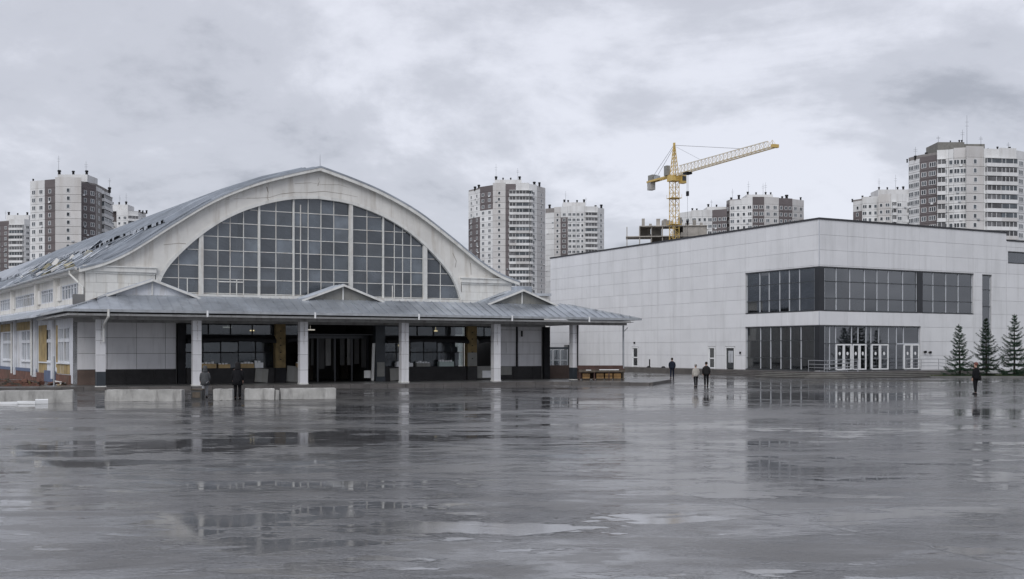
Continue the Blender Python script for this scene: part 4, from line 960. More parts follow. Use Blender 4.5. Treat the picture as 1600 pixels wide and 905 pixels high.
# ================================================================== UNFINISHED BLOCK AND CRANE
ub = thing('unfinished_block', 'raw concrete block under construction with open floors beneath the crane', 'building', (far(978, 318).x, 318, 0), R(-6))
UW, UD, FH = 23.5, 14, 3.0; HT = 38.6
nfl = 12
for k in range(nfl + 1):
    z = HT - FH * k - (1.6 if False else 0)
    x0 = 0 if k > 0 else 3.9; UD_ = 7 if k < 3 else UD
    MB().box(x0, UW, -.2, UD_, z - .25, z).build('floor_slab', 'raw_conc', ub)
    for i, x in enumerate((.3, 4.0, 7.4, 10.6, 14.2, 17.6, 21, 23.2)):
        if k == 0: continue
        if x < 4 and k == 1:
            pass
        solid = x > 3.5 and (i * 2 + k) % 5 != 0
        piece('cross_wall' if solid else 'column', 'raw_conc', ub, x - .13, x + .13, .1, (rng.uniform(3, 6.5) if solid else .5), z, z + FH - .25)
    if k > 0:
        cols_ = (4.0, 7.4, 10.6, 14.2, 17.6, 21)
        for i, (xa, xb) in enumerate(zip(cols_, cols_[1:])):
            if (i * 3 + k * 2) % 5 < 3: piece('inner_wall', 'raw_conc', ub, xa + .13, xb - .13, 5.6, 5.8, z, z + FH - .25)
        for i in range(3):
            x = rng.uniform(5, 20); piece('infill_panel', 'raw_conc', ub, x, x + rng.uniform(1.2, 2.4), .4 + i * 2, .55 + i * 2, z, z + rng.choice([1.0, FH - .25]))
MB().box(9, UW - .2, UD - .4, UD - .1, 0, HT - FH * 3).box(16.5, UW - .1, .2, .4, HT - FH * 2, HT - .25).build('back_wall', 'raw_conc', ub)
for i in range(9):
    x = 4.6 + i * 2.1; piece('parapet_stub', 'raw_conc', ub, x, x + rng.uniform(.5, 1.2), .1, 1, HT, HT + rng.uniform(.4, 2.4))
MB().box(10.5, 13.0, 3, 6, HT, HT + 1.9).build('stair_head', 'raw_conc', ub)

cr0 = far(1053.5, 310)
cr = thing('tower_crane', 'yellow lattice tower crane standing behind the panelled hall', 'crane', (cr0.x, cr0.y, 0), math.atan2(-45, 18.3))   # local +x along the jib
def lattice(name, m, x0, x1, hw, zb, zt, n, axis):
    t_ = MB(); r_ = .11; q = .055
    if axis == 'z':
        c4 = [(-hw, -hw), (hw, -hw), (hw, hw), (-hw, hw)]
        for a in c4: t_.bar((a[0], a[1], x0), (a[0], a[1], x1), .15)
        for i in range(n):
            za, zb_ = x0 + (x1 - x0) * i / n, x0 + (x1 - x0) * (i + 1) / n
            for j in range(4):
                a, b = c4[j], c4[(j + 1) % 4]
                if i % 2: a, b = b, a
                t_.bar((a[0], a[1], za), (b[0], b[1], zb_), .085); t_.bar((a[0], a[1], za), (b[0], b[1], za), .085)
    return t_.build(name, m, cr)
lattice('mast', 'crane', 0, 50.4, 1.0, 0, 0, 30, 'z')
jm = MB(); J0, J1 = 1.0, 47.6; nb = 26
for s_ in (-.75, .75): jm.bar((J0, s_, 52.1), (J1, s_, 52.1), .2)
jm.bar((J0 + 1.8, 0, 54.4), (J1 - 3, 0, 53.9), .2)
for i in range(nb):
    a, b = J0 + (J1 - J0) * i / nb, J0 + (J1 - J0) * (i + 1) / nb; m_ = (a + b) / 2; zt = 54.4 - .5 * (m_ - J0) / (J1 - J0)
    for s_ in (-.75, .75): jm.bar((a, s_, 52.1), (m_, 0, zt), .09); jm.bar((m_, 0, zt), (b, s_, 52.1), .09)
    jm.bar((a, -.75, 52.1), (b, .75, 52.1), .08)
jm.build('jib', 'crane_pale', cr)
MB().box(J0, J1, -.82, -.68, 51.9, 52.06).box(J0, J1, .68, .82, 51.9, 52.06).build('jib_chord', 'crane', cr)
MB().box(J1 - .3, J1 + .6, -.9, .9, 51.8, 52.6).build('jib_end', 'crane', cr)
cj = MB().box(-14.5, -1, -.9, -.6, 51.9, 52.4).box(-14.5, -1, .6, .9, 51.9, 52.4)
for i in range(7): cj.box(-14.4 + 2 * i, -14.1 + 2 * i, -.6, .6, 51.95, 52.2)
cj.build('counter_jib', 'crane', cr)
MB().box(-14.2, -12.2, -.8, .8, 49.7, 51.9).build('counterweight', 'concrete', cr); MB().box(-13.8, -11.2, -.8, .8, 52.4, 54.0).build('winch', 'board_grey', cr)
MB().box(-10.5, -9, -.6, .6, 52.4, 53.4).build('motor', 'gutter', cr)
ap = MB()
for a in ((-.9, -.9), (.9, -.9), (.9, .9), (-.9, .9)): ap.bar((a[0], a[1], 52.0), (a[0] * .15, a[1] * .15, 60.8), .18)
for i in range(8):
    t0, t1 = i / 8, (i + 1) / 8; h0, h1 = .9 - .77 * t0, .9 - .77 * t1; z0, z1 = 52 + 8.8 * t0, 52 + 8.8 * t1
    for s_ in (-1, 1):
        ap.bar((-h0, s_ * h0, z0), (h1, s_ * h1, z1), .1); ap.bar((s_ * h0, -h0, z0), (s_ * h1, h1, z1), .1)
ap.box(-.25, .25, -.25, .25, 60.4, 61.4); ap.build('tower_head', 'crane', cr)
MB().box(-1.5, 1.5, -1.5, 1.5, 50.4, 51.9).build('slewing_ring', 'crane', cr)
MB().box(1.2, 2.8, .9, 2.3, 49.6, 51.9, 0).box(2.4, 2.85, 1.0, 2.2, 50.3, 51.6, 1).build('cab', ['crane', 'tower_glass'], cr)
MB().box(-3.6, -2.0, -1.3, -.2, 52.4, 55.2).build('control_box', 'board_grey', cr)
pl_ = MB()
for z in (45.5, 38.0): pl_.box(-1.6, 1.6, -1.6, 1.6, z, z + .15)
for z in (45.5, 38.0):
    for a in ((-1.55, -1.55), (1.55, -1.55), (1.55, 1.55), (-1.55, 1.55)): pl_.bar((a[0], a[1], z), (a[0], a[1], z + 1.1), .06)
pl_.build('platform', 'crane', cr)
for a_, b_, r_ in (((0, 0, 60.7), (33, 0, 54.1), .07), ((0, 0, 60.5), (14, 0, 54.3), .05), ((0, .2, 60.6), (-12.5, .7, 52.4), .06), ((0, -.2, 60.6), (-12.5, -.7, 52.4), .06)): MB().tube(a_, b_, r_, n=5).build('tie_rod', 'steel', cr)
MB().box(6.2, 8.2, -.9, .9, 51.3, 51.9).build('trolley', 'dark', cr)
MB().tube((6.9, 0, 51.3), (6.9, 0, 46.5), .035, n=4).tube((7.5, 0, 51.3), (7.5, 0, 46.5), .035, n=4).tube((7.2, 0, 46.5), (7.2, 0, 30), .03, n=4).build('hoist_rope', 'dark', cr)
MB().box(6.8, 7.6, -.25, .25, 45.3, 46.6).tube((7.2, 0, 38.4), (7.2, 0, 37.0), .45, .05, 6).build('hook_block', 'dark', cr)

# annex between the halls
ax = thing('low_annex', 'low white flat-roofed building seen between the market hall and the panelled hall', 'building', (0, 128, 0), R(24))
MB().box(-14, 4.8, 0, 12, 0, 8.9).build('wall', 'plaster', ax); MB().box(-14.3, 5.0, -.3, 12.3, 8.9, 9.2).build('roof', 'metal_bright', ax); MB().box(-14, 4.8, -.06, 0, 7.3, 7.6).build('cornice', 'dark', ax); MB().box(2, 4, 3, 6, 9.2, 10.2).build('roof_box', 'metal_roof', ax)
for k in range(7):
    MB().box(-12.8 + 2.5 * k, -11.3 + 2.5 * k, -.08, -.02, 4.3, 5.9).build('window', 'loggia', ax)

# ================================================================== THINGS ON THE SQUARE
def block(x0, y0, x1, y1, h, w_, label):
    d = Vector((x1 - x0, y1 - y0, 0)); L_ = d.length
    bm = bmesh.new(); bmesh.ops.create_cube(bm, size=1)
    bmesh.ops.scale(bm, vec=(L_, w_, h), verts=bm.verts); bmesh.ops.translate(bm, vec=(L_ / 2, w_ / 2, h / 2), verts=bm.verts)
    bmesh.ops.subdivide_edges(bm, edges=[e_ for e_ in bm.edges if abs((e_.verts[0].co - e_.verts[1].co).x) > .5], cuts=8)
    bmesh.ops.bevel(bm, geom=[e_ for e_ in bm.edges if len(e_.link_faces) == 2 and e_.calc_face_angle(0) > .5], offset=.025, segments=2, affect='EDGES')
    for v in bm.verts: v.co += Vector((rng.gauss(0, .006), rng.gauss(0, .006), rng.gauss(0, .006)))
    me = bpy.data.meshes.new('concrete_block'); bm.to_mesh(me); bm.free(); me.materials.append(M['concrete'])
    o = bpy.data.objects.new('concrete_block', me); o.location = (x0, y0, -.02); o.rotation_euler = (0, 0, math.atan2(d.y, d.x)); COL.objects.link(o)
    return tag(o, label, 'concrete block', 'concrete blocks along the colonnade')
block(-26.5, 50.7, -21.1, 52.3, .60, .6, 'long concrete block at the left edge with white foam before it')
block(-20.0, 53.4, -16.25, 53.55, .58, .6, 'stained concrete block left of the dark bin, cut off from the others')
block(-14.95, 54.4, -14.0, 54.5, .58, .6, 'short concrete block between the two pedestrians')
block(-13.45, 54.7, -12.0, 55.0, .58, .6, 'concrete block just right of the person in black')
block(-11.75, 55.2, -9.05, 56.0, .58, .6, 'longest right-hand concrete block ending the row')
block(-11.98, 55.05, -11.78, 55.12, .5, .5, 'narrow concrete filler between the two right-hand blocks')
bn = thing('litter_bin', 'dark square litter bin beside the person in the grey hooded coat', 'bin', (-15.85, 54.9, 0))
MB().prism([(-.27, -.27, 0), (.27, -.27, 0), (.27, .27, 0), (-.27, .27, 0)], (0, 0, .5)).build('body', 'bin', bn); MB().box(-.3, .3, -.3, .3, .5, .56).box(-.2, .2, -.28, -.272, .12, .4).build('rim', 'timber', bn)
def low(name, label, cat, m, parts_, loc, rz=0, part='sheet', group=None):
    t = thing(name, label, cat, loc, rz, group)
    for p in parts_: piece(part, m if len(p) < 8 else p[7], t, *p[:6], p[6] if len(p) > 6 else (0, 0, 0))
    return t
low('foam_debris', 'broken white foam strips lying before the leftmost concrete block', 'debris', 'foam', [(-.9, .0, -.1, .3, 0, .1, (0, 0, .1)), (0, .8, -.05, .25, .01, .13, (0, .02, -.06)), (.75, 1.3, 0, .3, .02, .2, (.1, 0, .2)), (-2.2, -.9, -.2, .15, 0, .06, (0, 0, .04))], (-23.0, 50.6, 0), R(12))
brk = thing('rubble_heap', 'heap of broken brick, boards and mortar by the peeling side wall', 'rubble', (-31.5, 70.5, 0), R(30))
for i in range(46):
    x, y_ = rng.uniform(-3.5, 3.0), rng.uniform(-.8, .8); s_ = rng.uniform(.1, .3); zc = max(0, .55 - .12 * abs(x) - .4 * abs(y_)) * rng.random()
    piece('brick_lump', rng.choice(['brick', 'brick', 'brown_wall', 'ochre', 'timber', 'concrete']), brk, x - s_, x + s_, y_ - s_ * .6, y_ + s_ * .6, zc, zc + s_ * .8, (rng.uniform(-.4, .4), rng.uniform(-.4, .4), rng.uniform(0, 3)))
for i in range(9):
    x = rng.uniform(-3, 2); L_ = rng.uniform(.8, 1.8)
    piece('board', 'timber' if i % 3 else 'blue_sheet', brk, x - L_ / 2, x + L_ / 2, -.9 + .2 * i, -.75 + .2 * i, .12 + .05 * i, .16 + .05 * i, (rng.uniform(-.2, .2), rng.uniform(-.15, .15), rng.uniform(-.4, .4)))
wl = thing('low_brick_wall', 'low crumbling brick wall at the left edge below the peeling windows', 'wall', (-33.3, 69.2, 0), R(14))
for k in range(8):
    x = -3.2 + (.13 if k % 2 else 0)
    while x < 3.2:
        if k < 7.5 - 2.2 * max(0, x - .8) - rng.uniform(0, 1.6): piece('brick', rng.choice(['brick', 'brick', 'brick', 'brown_wall', 'timber']), wl, x, x + .25, -.12 + rng.uniform(-.02, .02), .12, .1 * k, .1 * k + .088)
        x += .26
low('wall_rubble_bags', 'white mortar bags on the pavement by the thin grey post', 'debris', 'foam', [(-.3, .2, -.2, .2, .2, .42, (.1, .2, .3)), (.2, .6, -.1, .25, .2, .34, (0, -.1, .6))], (-30.2, 72.4, 0), 0, 'bag')
po_ = MB().tube((0, 0, .1), (0, 0, 2.1), .05, n=8).tube((0, 0, .1), (0, 0, .22), .12, n=8).build('grey_post', 'gutter', None, (-29.3, 69.6, 0)); tag(po_, 'thin grey steel post in front of the peeling side wall', 'post')

# market table with crates at the right end of the platform
def ptag(px, Y, z=.2): return ((px - 800) / 1700 * Y, Y, z)
tb = thing('market_table', 'rusty market table with a torn white cloth under the canopy corner', 'table', ptag(939, 82.5), R(2))
MB().box(-1.75, 1.75, -.5, .5, .82, .9).build('tabletop', 'rust', tb); MB().box(-1.75, 1.75, .46, .52, .05, 1.12).build('dark_backing', 'rust', tb); MB().box(-1.75, 1.75, -.45, .45, .1, .15).build('lower_shelf', 'timber', tb); MB().box(-1.75, 1.75, -.52, -.48, .62, .82).build('apron', 'timber', tb)  # added sheet at the rear fills the background behind the crates dark
for x in (-1.65, -.55, .55, 1.65):
    for y_ in (-.42, .42): MB().box(x - .045, x + .045, y_ - .045, y_ + .045, 0, .82).build('leg', 'rust' if x < 1.6 else 'timber', tb)
MB().box(-.2, 1.3, -.54, -.525, .78, .84).box(-1.2, -.8, -.53, -.522, .76, .81).build('torn_cloth', 'foam', tb)
for i, (x, lb_) in enumerate(((-1.15, 'yellow crate under the market table, leftmost by the white column'), (-.1, 'second yellow crate from the left under the market table'), (.55, 'third yellow crate from the left under the market table'), (1.2, 'rightmost yellow crate under the market table'))):
    L0 = ptag(939, 82.5); c = thing('fruit_crate', lb_, 'crate', (L0[0] + x, L0[1] - .2, .36), R(2), 'yellow crates under the table')
    for zq in (0, .13, .26): MB().box(-.27, .27, -.2, -.18, zq, zq + .1).box(-.27, .27, .18, .2, zq, zq + .1).build('slat', 'yellow_crate', c)
    MB().box(-.27, .27, -.2, .2, -.02, 0).box(-.27, -.25, -.18, .18, 0, .36).box(.25, .27, -.18, .18, 0, .36).build('crate_ends', 'yellow_crate', c)
    MB().box(-.27, .27, -.2, .2, -.16, -.03).build('pallet', 'timber', c)
low('brown_low_wall', 'brown low wall between the colonnade and the glass kiosk', 'wall', 'brown_wall', [(-1.6, 1.5, 0, .3, 0, 1.15)], ptag(868, 88, .1), R(20), 'wall_block')
k0 = ptag(874, 97, 0); kk = thing('glass_kiosk', 'blue-grey glass kiosk seen behind the right end of the colonnade', 'kiosk', k0, R(10))
MB().box(-1.3, .75, 0, 1.6, 2.55, 2.75).box(-1.3, .75, 0, 1.6, 0, .6).build('body', 'dark_blue', kk); fk = MB()
for x in (-1.3, -.62, .05, .7): fk.box(x, x + .07, -.03, .04, .6, 2.55)
fk.box(-1.3, .75, -.02, .03, 1.55, 1.62); fk.build('frame', 'gutter', kk)
for a in (-1.2, -.52, .15): piece('pane', 'glass_hall', kk, a, a + .55, 0, .01, .62, 2.5)
MB().box(.8, 1.45, .1, 1.6, 0, 2.95).build('side_box', 'black_metal', kk)

# goods on the stall counters (market hall frame)
def hw_(x, y): c, s = math.cos(HA), math.sin(HA); return (HX + x * c - y * s, HY + x * s + y * c)
def goods(x, w_, h_, m, label, m2='foam'):
    X, Y = hw_(x, -.05); c = thing('goods_box', label, 'box', (X, Y, 1.255), HA, 'boxes on the stall counters')
    MB().box(-w_ / 2, w_ / 2, -.2, .2, 0, h_).build('box', m, c)
    for i in range(max(2, int(w_ / .22))): MB().box(-w_ / 2 + .22 * i + .02, -w_ / 2 + .22 * i + .18, -.15, .1, h_, h_ + rng.uniform(.06, .16)).build('packet', m2, c)
goods(1.55, 1.0, .3, 'card', 'cardboard box with white packets, leftmost on the left stall counter'); goods(2.6, .8, .26, 'card', 'cardboard box right of the leftmost box on the left stall')
goods(4.2, .9, .3, 'card', 'tan box on the left stall counter right of the person in black'); goods(5.0, .6, .36, 'foam', 'white box at the right end of the left stall counter')
goods(15.9, 1.3, .28, 'foam', 'wide white box nearest the middle column on the right stall'); goods(17.4, 1.1, .26, 'board_grey', 'pale grey box in the middle of the right stall counter'); goods(19.3, 1.2, .36, 'greenish', 'greenish display box at the right of the right stall counter')
goods(8.0, .6, .3, 'card', 'small striped box just right of the first yellow pilaster')

# lawn with three spruces
lawn_pts = [(37.5, 97.2), (60, 97.2), (60, 112), (46, 106), (40, 101.5)]
o = MB().prism([(x, y, -.1) for x, y in lawn_pts], (0, 0, .22)).build('lawn', 'grass'); o['kind'] = 'structure'
o = MB().box(37.3, 60, 96.95, 97.19, -.1, .16).build('kerb', 'wet_concrete'); o['kind'] = 'structure'
gr = MB(); gg = random.Random(5)
for i in range(5000):
    x, y_ = gg.uniform(38, 58), gg.uniform(97.25, 101); h_ = gg.uniform(.05, .16); a = gg.uniform(0, 6.28); dx, dy = .02 * math.cos(a), .02 * math.sin(a)
    gr.f.append((len(gr.v), len(gr.v) + 1, len(gr.v) + 2)); gr.m.append(0); gr.v += [(x - dx, y_ - dy, .11), (x + dx, y_ + dy, .11), (x + gg.uniform(-.06, .06), y_ + gg.uniform(-.06, .06), .12 + h_)]
o = gr.build('grass', 'grass'); o['kind'] = 'stuff'; o['label'] = 'short dull grass under the spruces'

def spruce(x, y, h, w_, seed, label):
    q = random.Random(seed)
    t = thing('spruce_tree', label, 'spruce', (x, y, .1), q.uniform(0, 6), 'young spruces beside the panelled hall'); t.rotation_euler[0] = q.uniform(-.025, .025); t.rotation_euler[1] = q.uniform(-.025, .025)
    tr = MB(); pz = 0; px_ = py_ = 0
    for k in range(8):
        nz = h * (k + 1) / 8; nx, ny = q.uniform(-.02, .02), q.uniform(-.02, .02)
        tr.tube((px_, py_, pz), (nx, ny, nz), .10 * (1 - k / 8) + .008, .10 * (1 - (k + 1) / 8) + .006, 7); px_, py_, pz = nx, ny, nz
    br = MB(); nd = MB()
    def needle(p, dr, L_, wd):
        s_ = dr.cross(Vector((q.uniform(-1, 1), q.uniform(-1, 1), q.uniform(-.3, 1)))).normalized() * wd
        k = len(nd.v); nd.v += [tuple(p - s_), tuple(p + s_), tuple(p + dr * L_)]; nd.f.append((k, k + 1, k + 2)); nd.m.append(0)
    z = .22
    while z < h - .1:
        f = 1 - z / h; rad = w_ / 2 * (f ** 1.05) * (1 if z > .5 else .85)
        nb_ = max(5, int(6 + 6 * f)); a0 = q.uniform(0, 6)
        for i in range(nb_):
            zo = z; z = zo + q.uniform(-.09, .09); an = a0 + 6.283 * i / nb_ + q.uniform(-.25, .25); L_ = rad * q.uniform(.5, 1.35) + .05
            if q.random() < .07: L_ *= .5
            dr = Vector((math.cos(an), math.sin(an), 0)); p = Vector((0, 0, z)); ns = max(3, int(L_ / .09)); rise = .55 * (1 - f) + q.uniform(-.12, .1) - .14
            pts = []
            for k in range(ns + 1):
                s_ = k / ns; pts.append(Vector((0, 0, z)) + dr * (L_ * s_) + Vector((0, 0, L_ * (rise * s_ - .30 * s_ * (1 - s_) * 1.2 + .22 * s_ * s_ * s_))))
            br.path([(0, 0, z - .03), tuple(pts[0]), tuple(pts[ns // 2]), tuple(pts[-1])], .007 + .007 * f, 4)
            side = Vector((-dr.y, dr.x, 0))
            for k in range(1, ns + 1):
                s_ = k / ns; tw = (.05 + .20 * L_ * (1.05 - s_) * (.35 + s_) * 1.5)
                for sg in (-1, 1):
                    td = (side * sg * q.uniform(.7, 1) + dr * q.uniform(.5, 1.0) + Vector((0, 0, q.uniform(-.45, .15)))).normalized()
                    TL_ = tw * q.uniform(.6, 1.15); m_ = max(2, int(TL_ / .05))
                    for j in range(m_ + 1):
                        b_ = pts[k] + td * (TL_ * j / m_)
                        for _ in range(2):
                            needle(b_, (td + Vector((q.uniform(-1, 1), q.uniform(-1, 1), q.uniform(-.9, .7))) * .8).normalized(), q.uniform(.08, .16), .014)
                for _ in range(6): needle(pts[k], (dr + Vector((q.uniform(-1, 1), q.uniform(-1, 1), q.uniform(-.8, .8))) * .9).normalized(), q.uniform(.08, .16), .018)
            z = zo
        z += (.22 + .24 * f) * q.uniform(.8, 1.25)
    for k in range(60): needle(Vector((0, 0, h - .45 + .0075 * k)), Vector((q.uniform(-1, 1), q.uniform(-1, 1), q.uniform(.2, 1))).normalized(), .09, .01)
    tr.build('trunk', 'bark', t); br.build('branches', 'bark', t); nd.build('crown', 'needles', t)
spruce(40.6, 98.6, 4.75, 3.1, 11, 'leftmost of the three spruces, nearest the steps'); spruce(43.0, 98.6, 5.25, 3.3, 12, 'middle spruce standing before the narrow stair window'); spruce(45.6, 98.8, 5.65, 3.5, 13, 'rightmost and tallest of the three spruces')
spruce(48.0, 99.5, 4.6, 2.8, 14, 'spruce cut off by the right edge of the picture')

# ------------------------------------------------------------------ people
def skin_obj(name, verts, edges, m, parent, root=0, sub=1):
    me = bpy.data.meshes.new(name); bm = bmesh.new(); lay = bm.verts.layers.skin.verify(); vv = []
    for i, (p, r_) in enumerate(verts):
        v = bm.verts.new(p); rr_ = r_ if isinstance(r_, tuple) else (r_, r_); v[lay].radius = rr_; v[lay].use_root = (i == root); vv.append(v)
    for a, b in edges: bm.edges.new((vv[a], vv[b]))
    bm.to_mesh(me); bm.free(); me.materials.append(M[m])
    o = bpy.data.objects.new(name, me); link(o, parent)
    s_ = o.modifiers.new('skin', 'SKIN'); s_.use_smooth_shade = True
    b_ = o.modifiers.new('sub', 'SUBSURF'); b_.levels = sub; b_.render_levels = sub
    return o
def loft(rings, n=14):                      # rings: (centre, rx, ry) from top to bottom
    mb = MB()
    for c, rx, ry in rings:
        for i in range(n):
            t = 2 * math.pi * i / n; mb.v.append((c[0] + rx * math.cos(t), c[1] + ry * math.sin(t), c[2]))
    for k in range(len(rings) - 1):
        for i in range(n):
            j = (i + 1) % n; mb.f.append((k * n + i, k * n + j, (k + 1) * n + j, (k + 1) * n + i)); mb.m.append(0)
    mb.f.append(tuple(range(n))); mb.m.append(0); mb.f.append(tuple(range((len(rings) - 1) * n, len(rings) * n))); mb.m.append(0)
    return mb
def person(x, y, h, face, label, jacket, trousers, head, coat=.0, stride=.12, arm=(.0, .0), hood=False, bag=None, lean=0.0):
    """face: heading in degrees (0 looks along +Y, away from the camera)"""
    t = thing('person', label, 'person', (x, y, 0), R(face), 'people on the square'); s = h / 1.75
    hip = .93; fw = lean
    st = stride
    J = dict(pel=(0, 0, .95), waist=(0, fw * .3, 1.1), chest=(0, fw * .7, 1.3), neck=(0, fw, 1.47), jaw=(0, fw + .025, 1.55), cran=(0, fw + .01, 1.655), top=(0, fw, 1.725))
    V = []; E_ = []; ix = {}
    def add(k, p, r_): ix[k] = len(V); V.append((tuple(Vector(p) * s), tuple(q * s for q in r_) if isinstance(r_, tuple) else r_ * s)); return ix[k]
    add('pel', J['pel'], (.15, .11)); add('waist', J['waist'], (.135, .1)); add('chest', J['chest'], (.155, .11)); add('neck', J['neck'], .055); add('jaw', J['jaw'], (.068, .078)); add('cran', J['cran'], (.078, .095)); add('top', J['top'], .05)
    add('nose', (0, fw + .115, 1.61), .014)
    E_ += [('pel', 'waist'), ('waist', 'chest'), ('chest', 'neck'), ('neck', 'jaw'), ('jaw', 'cran'), ('cran', 'top'), ('cran', 'nose')]
    limbs = {}
    for sg, nm in ((-1, 'l'), (1, 'r')):
        ft = st * sg
        K = {'ear': ((.088 * sg, fw, 1.63), .016), 'sho': ((.17 * sg, fw * .9, 1.41), .062), 'elb': ((.245 * sg, fw * .7 - .03 + arm[0] * .5, 1.14), .043), 'wri': ((.25 * sg - .02 * sg, fw + .05 + arm[0], .90 + arm[1]), .03), 'palm': ((.245 * sg - .02 * sg, fw + .07 + arm[0], .83 + arm[1]), (.022, .038)),
             'thi': ((.095 * sg, 0, .88), .088), 'kne': ((.10 * sg, ft * .45 + .02, .49), .058), 'ank': ((.10 * sg, ft - .02, .09), .04), 'toe': ((.115 * sg, ft + .13, .035), .032)}
        for k, (p, r_) in K.items(): add(nm + k, p, r_)
        E_ += [('cran', nm + 'ear'), ('chest', nm + 'sho'), (nm + 'sho', nm + 'elb'), (nm + 'elb', nm + 'wri'), (nm + 'wri', nm + 'palm'), ('pel', nm + 'thi'), (nm + 'thi', nm + 'kne'), (nm + 'kne', nm + 'ank'), (nm + 'ank', nm + 'toe')]
        pp = Vector(K['palm'][0])
        for fi, (oy, L_) in enumerate(((-.03, .062), (-.01, .075), (.011, .08), (.031, .07), (.05, .05))):
            a = pp + Vector((0, oy, -.035 if fi < 4 else .01)); b = a + Vector((-.01 * sg, .012, -L_ * .6)); c = b + Vector((-.02 * sg, .012, -L_ * .4))
            for kk_, p in (('a', a), ('b', b), ('c', c)): add(f'{nm}f{fi}{kk_}', p, .0085)
            E_ += [(nm + 'palm', f'{nm}f{fi}a'), (f'{nm}f{fi}a', f'{nm}f{fi}b'), (f'{nm}f{fi}b', f'{nm}f{fi}c')]
        limbs[nm] = K
    skin_obj('body', V, [(ix[a], ix[b]) for a, b in E_], 'skin', t)
    for sg in (-1, 1): MB().tube((.034 * sg * s, (fw + .085) * s, 1.655 * s), (.034 * sg * s, (fw + .096) * s, 1.655 * s), .011 * s, .006 * s, 8).build('eye', 'cl_black', t)
    MB().box(-.025 * s, .025 * s, (fw + .083) * s, (fw + .1) * s, 1.572 * s, 1.578 * s).build('mouth', 'cl_knit', t)
    # trousers
    tv = [((0, 0, .98 * s), (.17 * s, .13 * s))]; te = []
    for nm in 'lr':
        K = limbs[nm]; b0 = len(tv)
        for k, r_ in (('thi', .105), ('kne', .082), ('ank', .072)):
            p = Vector(K[k][0]); p.z += .0 if k != 'ank' else .0; tv.append((tuple(p * s), r_ * s))
        te += [(0, b0), (b0, b0 + 1), (b0 + 1, b0 + 2)]
    skin_obj('trousers', tv, te, trousers, t)
    for nm in 'lr':
        a, b = Vector(limbs[nm]['ank'][0]) * s, Vector(limbs[nm]['toe'][0]) * s
        loft([((a.x, a.y + .05 * s, .10 * s), .045 * s, .07 * s), ((a.x, a.y + .06 * s, .06 * s), .055 * s, .13 * s), ((a.x, a.y + .065 * s, .0), .058 * s, .145 * s)], 10).build('shoe', 'cl_black', t, smooth=True)
    # jacket body and sleeves
    zl = .84 - coat
    rings = [((0, fw, 1.49), .085, .08), ((0, fw * .95, 1.45), .15, .10), ((0, fw * .9, 1.40), .215, .125), ((0, fw * .7, 1.28), .225, .15), ((0, fw * .4, 1.12), .215, .15), ((0, 0, .96), .225, .16), ((0, 0, zl), .235 + coat * .12, .175 + coat * .1)]
    rings = [((c[0] * s, c[1] * s, c[2] * s), a * s, b * s) for c, a, b in rings]
    jk = loft(rings); 
    for i, v in enumerate(jk.v): jk.v[i] = (v[0] + rng.gauss(0, .006), v[1] + rng.gauss(0, .006), v[2])
    jk.build('jacket', jacket, t, smooth=True)
    for nm in 'lr':
        K = limbs[nm]; skin_obj('sleeve', [(tuple(Vector(K[k][0]) * s), r_ * s) for k, r_ in (('sho', .088), ('elb', .07), ('wri', .055))], [(0, 1), (1, 2)], jacket, t)
    hd = Vector((0, fw, 1.655)) * s
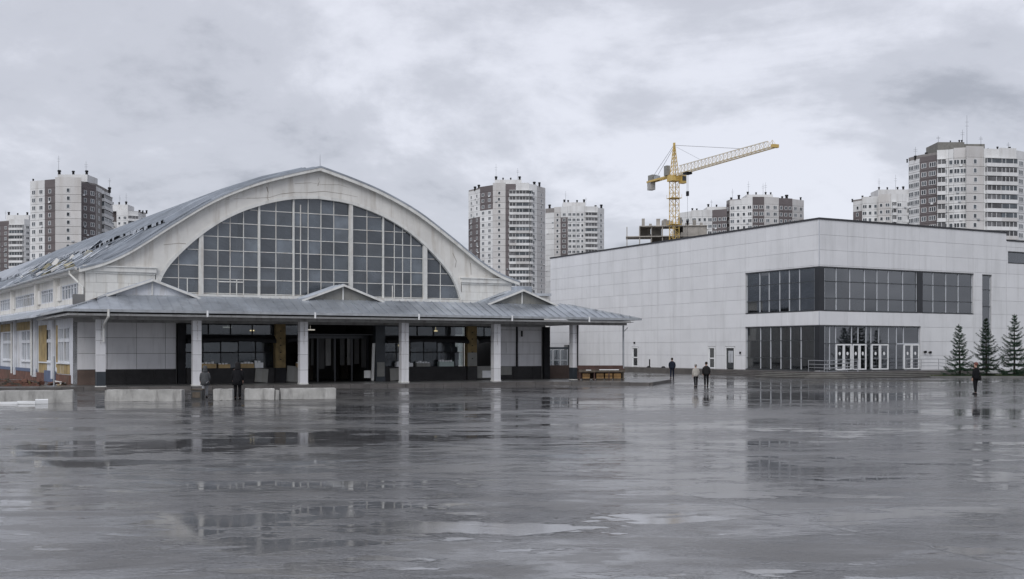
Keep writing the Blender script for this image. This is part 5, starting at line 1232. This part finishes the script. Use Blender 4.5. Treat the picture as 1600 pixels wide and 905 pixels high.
    if hood:
        loft([((0, fw * s - .02 * s, 1.80 * s), .03 * s, .04 * s), ((0, fw * s - .015 * s, 1.765 * s), .095 * s, .11 * s), ((0, fw * s - .02 * s, 1.69 * s), .125 * s, .125 * s), ((0, fw * s - .03 * s, 1.60 * s), .125 * s, .115 * s), ((0, fw * s - .02 * s, 1.50 * s), .13 * s, .11 * s), ((0, fw * s, 1.43 * s), .17 * s, .13 * s)], 12).build('hood', head, t, smooth=True)
    else:
        loft([((0, fw * s - .01 * s, 1.775 * s), .03 * s, .04 * s), ((0, fw * s - .012 * s, 1.755 * s), .075 * s, .09 * s), ((0, fw * s - .015 * s, 1.71 * s), .1 * s, .118 * s), ((0, fw * s - .03 * s, 1.66 * s), .1 * s, .105 * s), ((0, fw * s - .045 * s, 1.60 * s), .085 * s, .07 * s)], 12).build('hair', head, t, smooth=True)
    if bag:
        c, s_ = math.cos(R(face)), math.sin(R(face)); lx, ly, lz = bag[0], bag[1], bag[2]
        b_ = thing('shoulder_bag', bag[3], 'bag', (x + lx * c - ly * s_, y + lx * s_ + ly * c, lz), R(face))
        MB().prism([(-.06, -.17, 0), (-.06, .17, 0), (-.06, .14, .30), (-.06, -.14, .30)], (.12, 0, 0)).build('pouch', bag[4], b_); MB().path([(0, -.12, .3), (-.05, -.06, .55), (-.05, .06, .55), (0, .12, .3)], .012, 5).build('strap', bag[4], b_)
    return t
person(-16.05, 56.9, 1.66, 20, 'person in grey hooded coat and pale trousers beside the litter bin', 'cl_grey', 'cl_lightpants', 'cl_grey', coat=.12, stride=.2, hood=True, lean=.05)
person(-13.95, 55.3, 1.86, 4, 'person in long black hooded coat walking between the concrete blocks', 'cl_black', 'cl_black', 'cl_dark', coat=.16, stride=.06, hood=True, lean=.05)
person(13.86, 94.2, 1.80, -12, 'person in dark jacket farthest away, alone by the long panelled wall', 'cl_navy', 'cl_navy', 'hair_dark', coat=.0, stride=.24, arm=(.06, .02))
person(12.42, 73.5, 1.53, 8, 'person in pale beige jacket and black trousers, left of the pair', 'cl_beige', 'cl_black', 'hair_grey', coat=.02, stride=.1, lean=.03)
person(13.25, 74.2, 1.68, -6, 'person in dark jacket, right of the pair near the hall corner', 'cl_dark', 'cl_black', 'hair_dark', coat=.0, stride=.14)
person(26.2, 61.5, 1.80, 35, 'person in black with reddish hair standing before the spruces', 'cl_black', 'cl_black', 'cl_knit', coat=.0, stride=.07, lean=-.02, bag=(.27, .0, .78, 'dark shoulder bag at the side of the person by the spruces', 'cl_dark'))
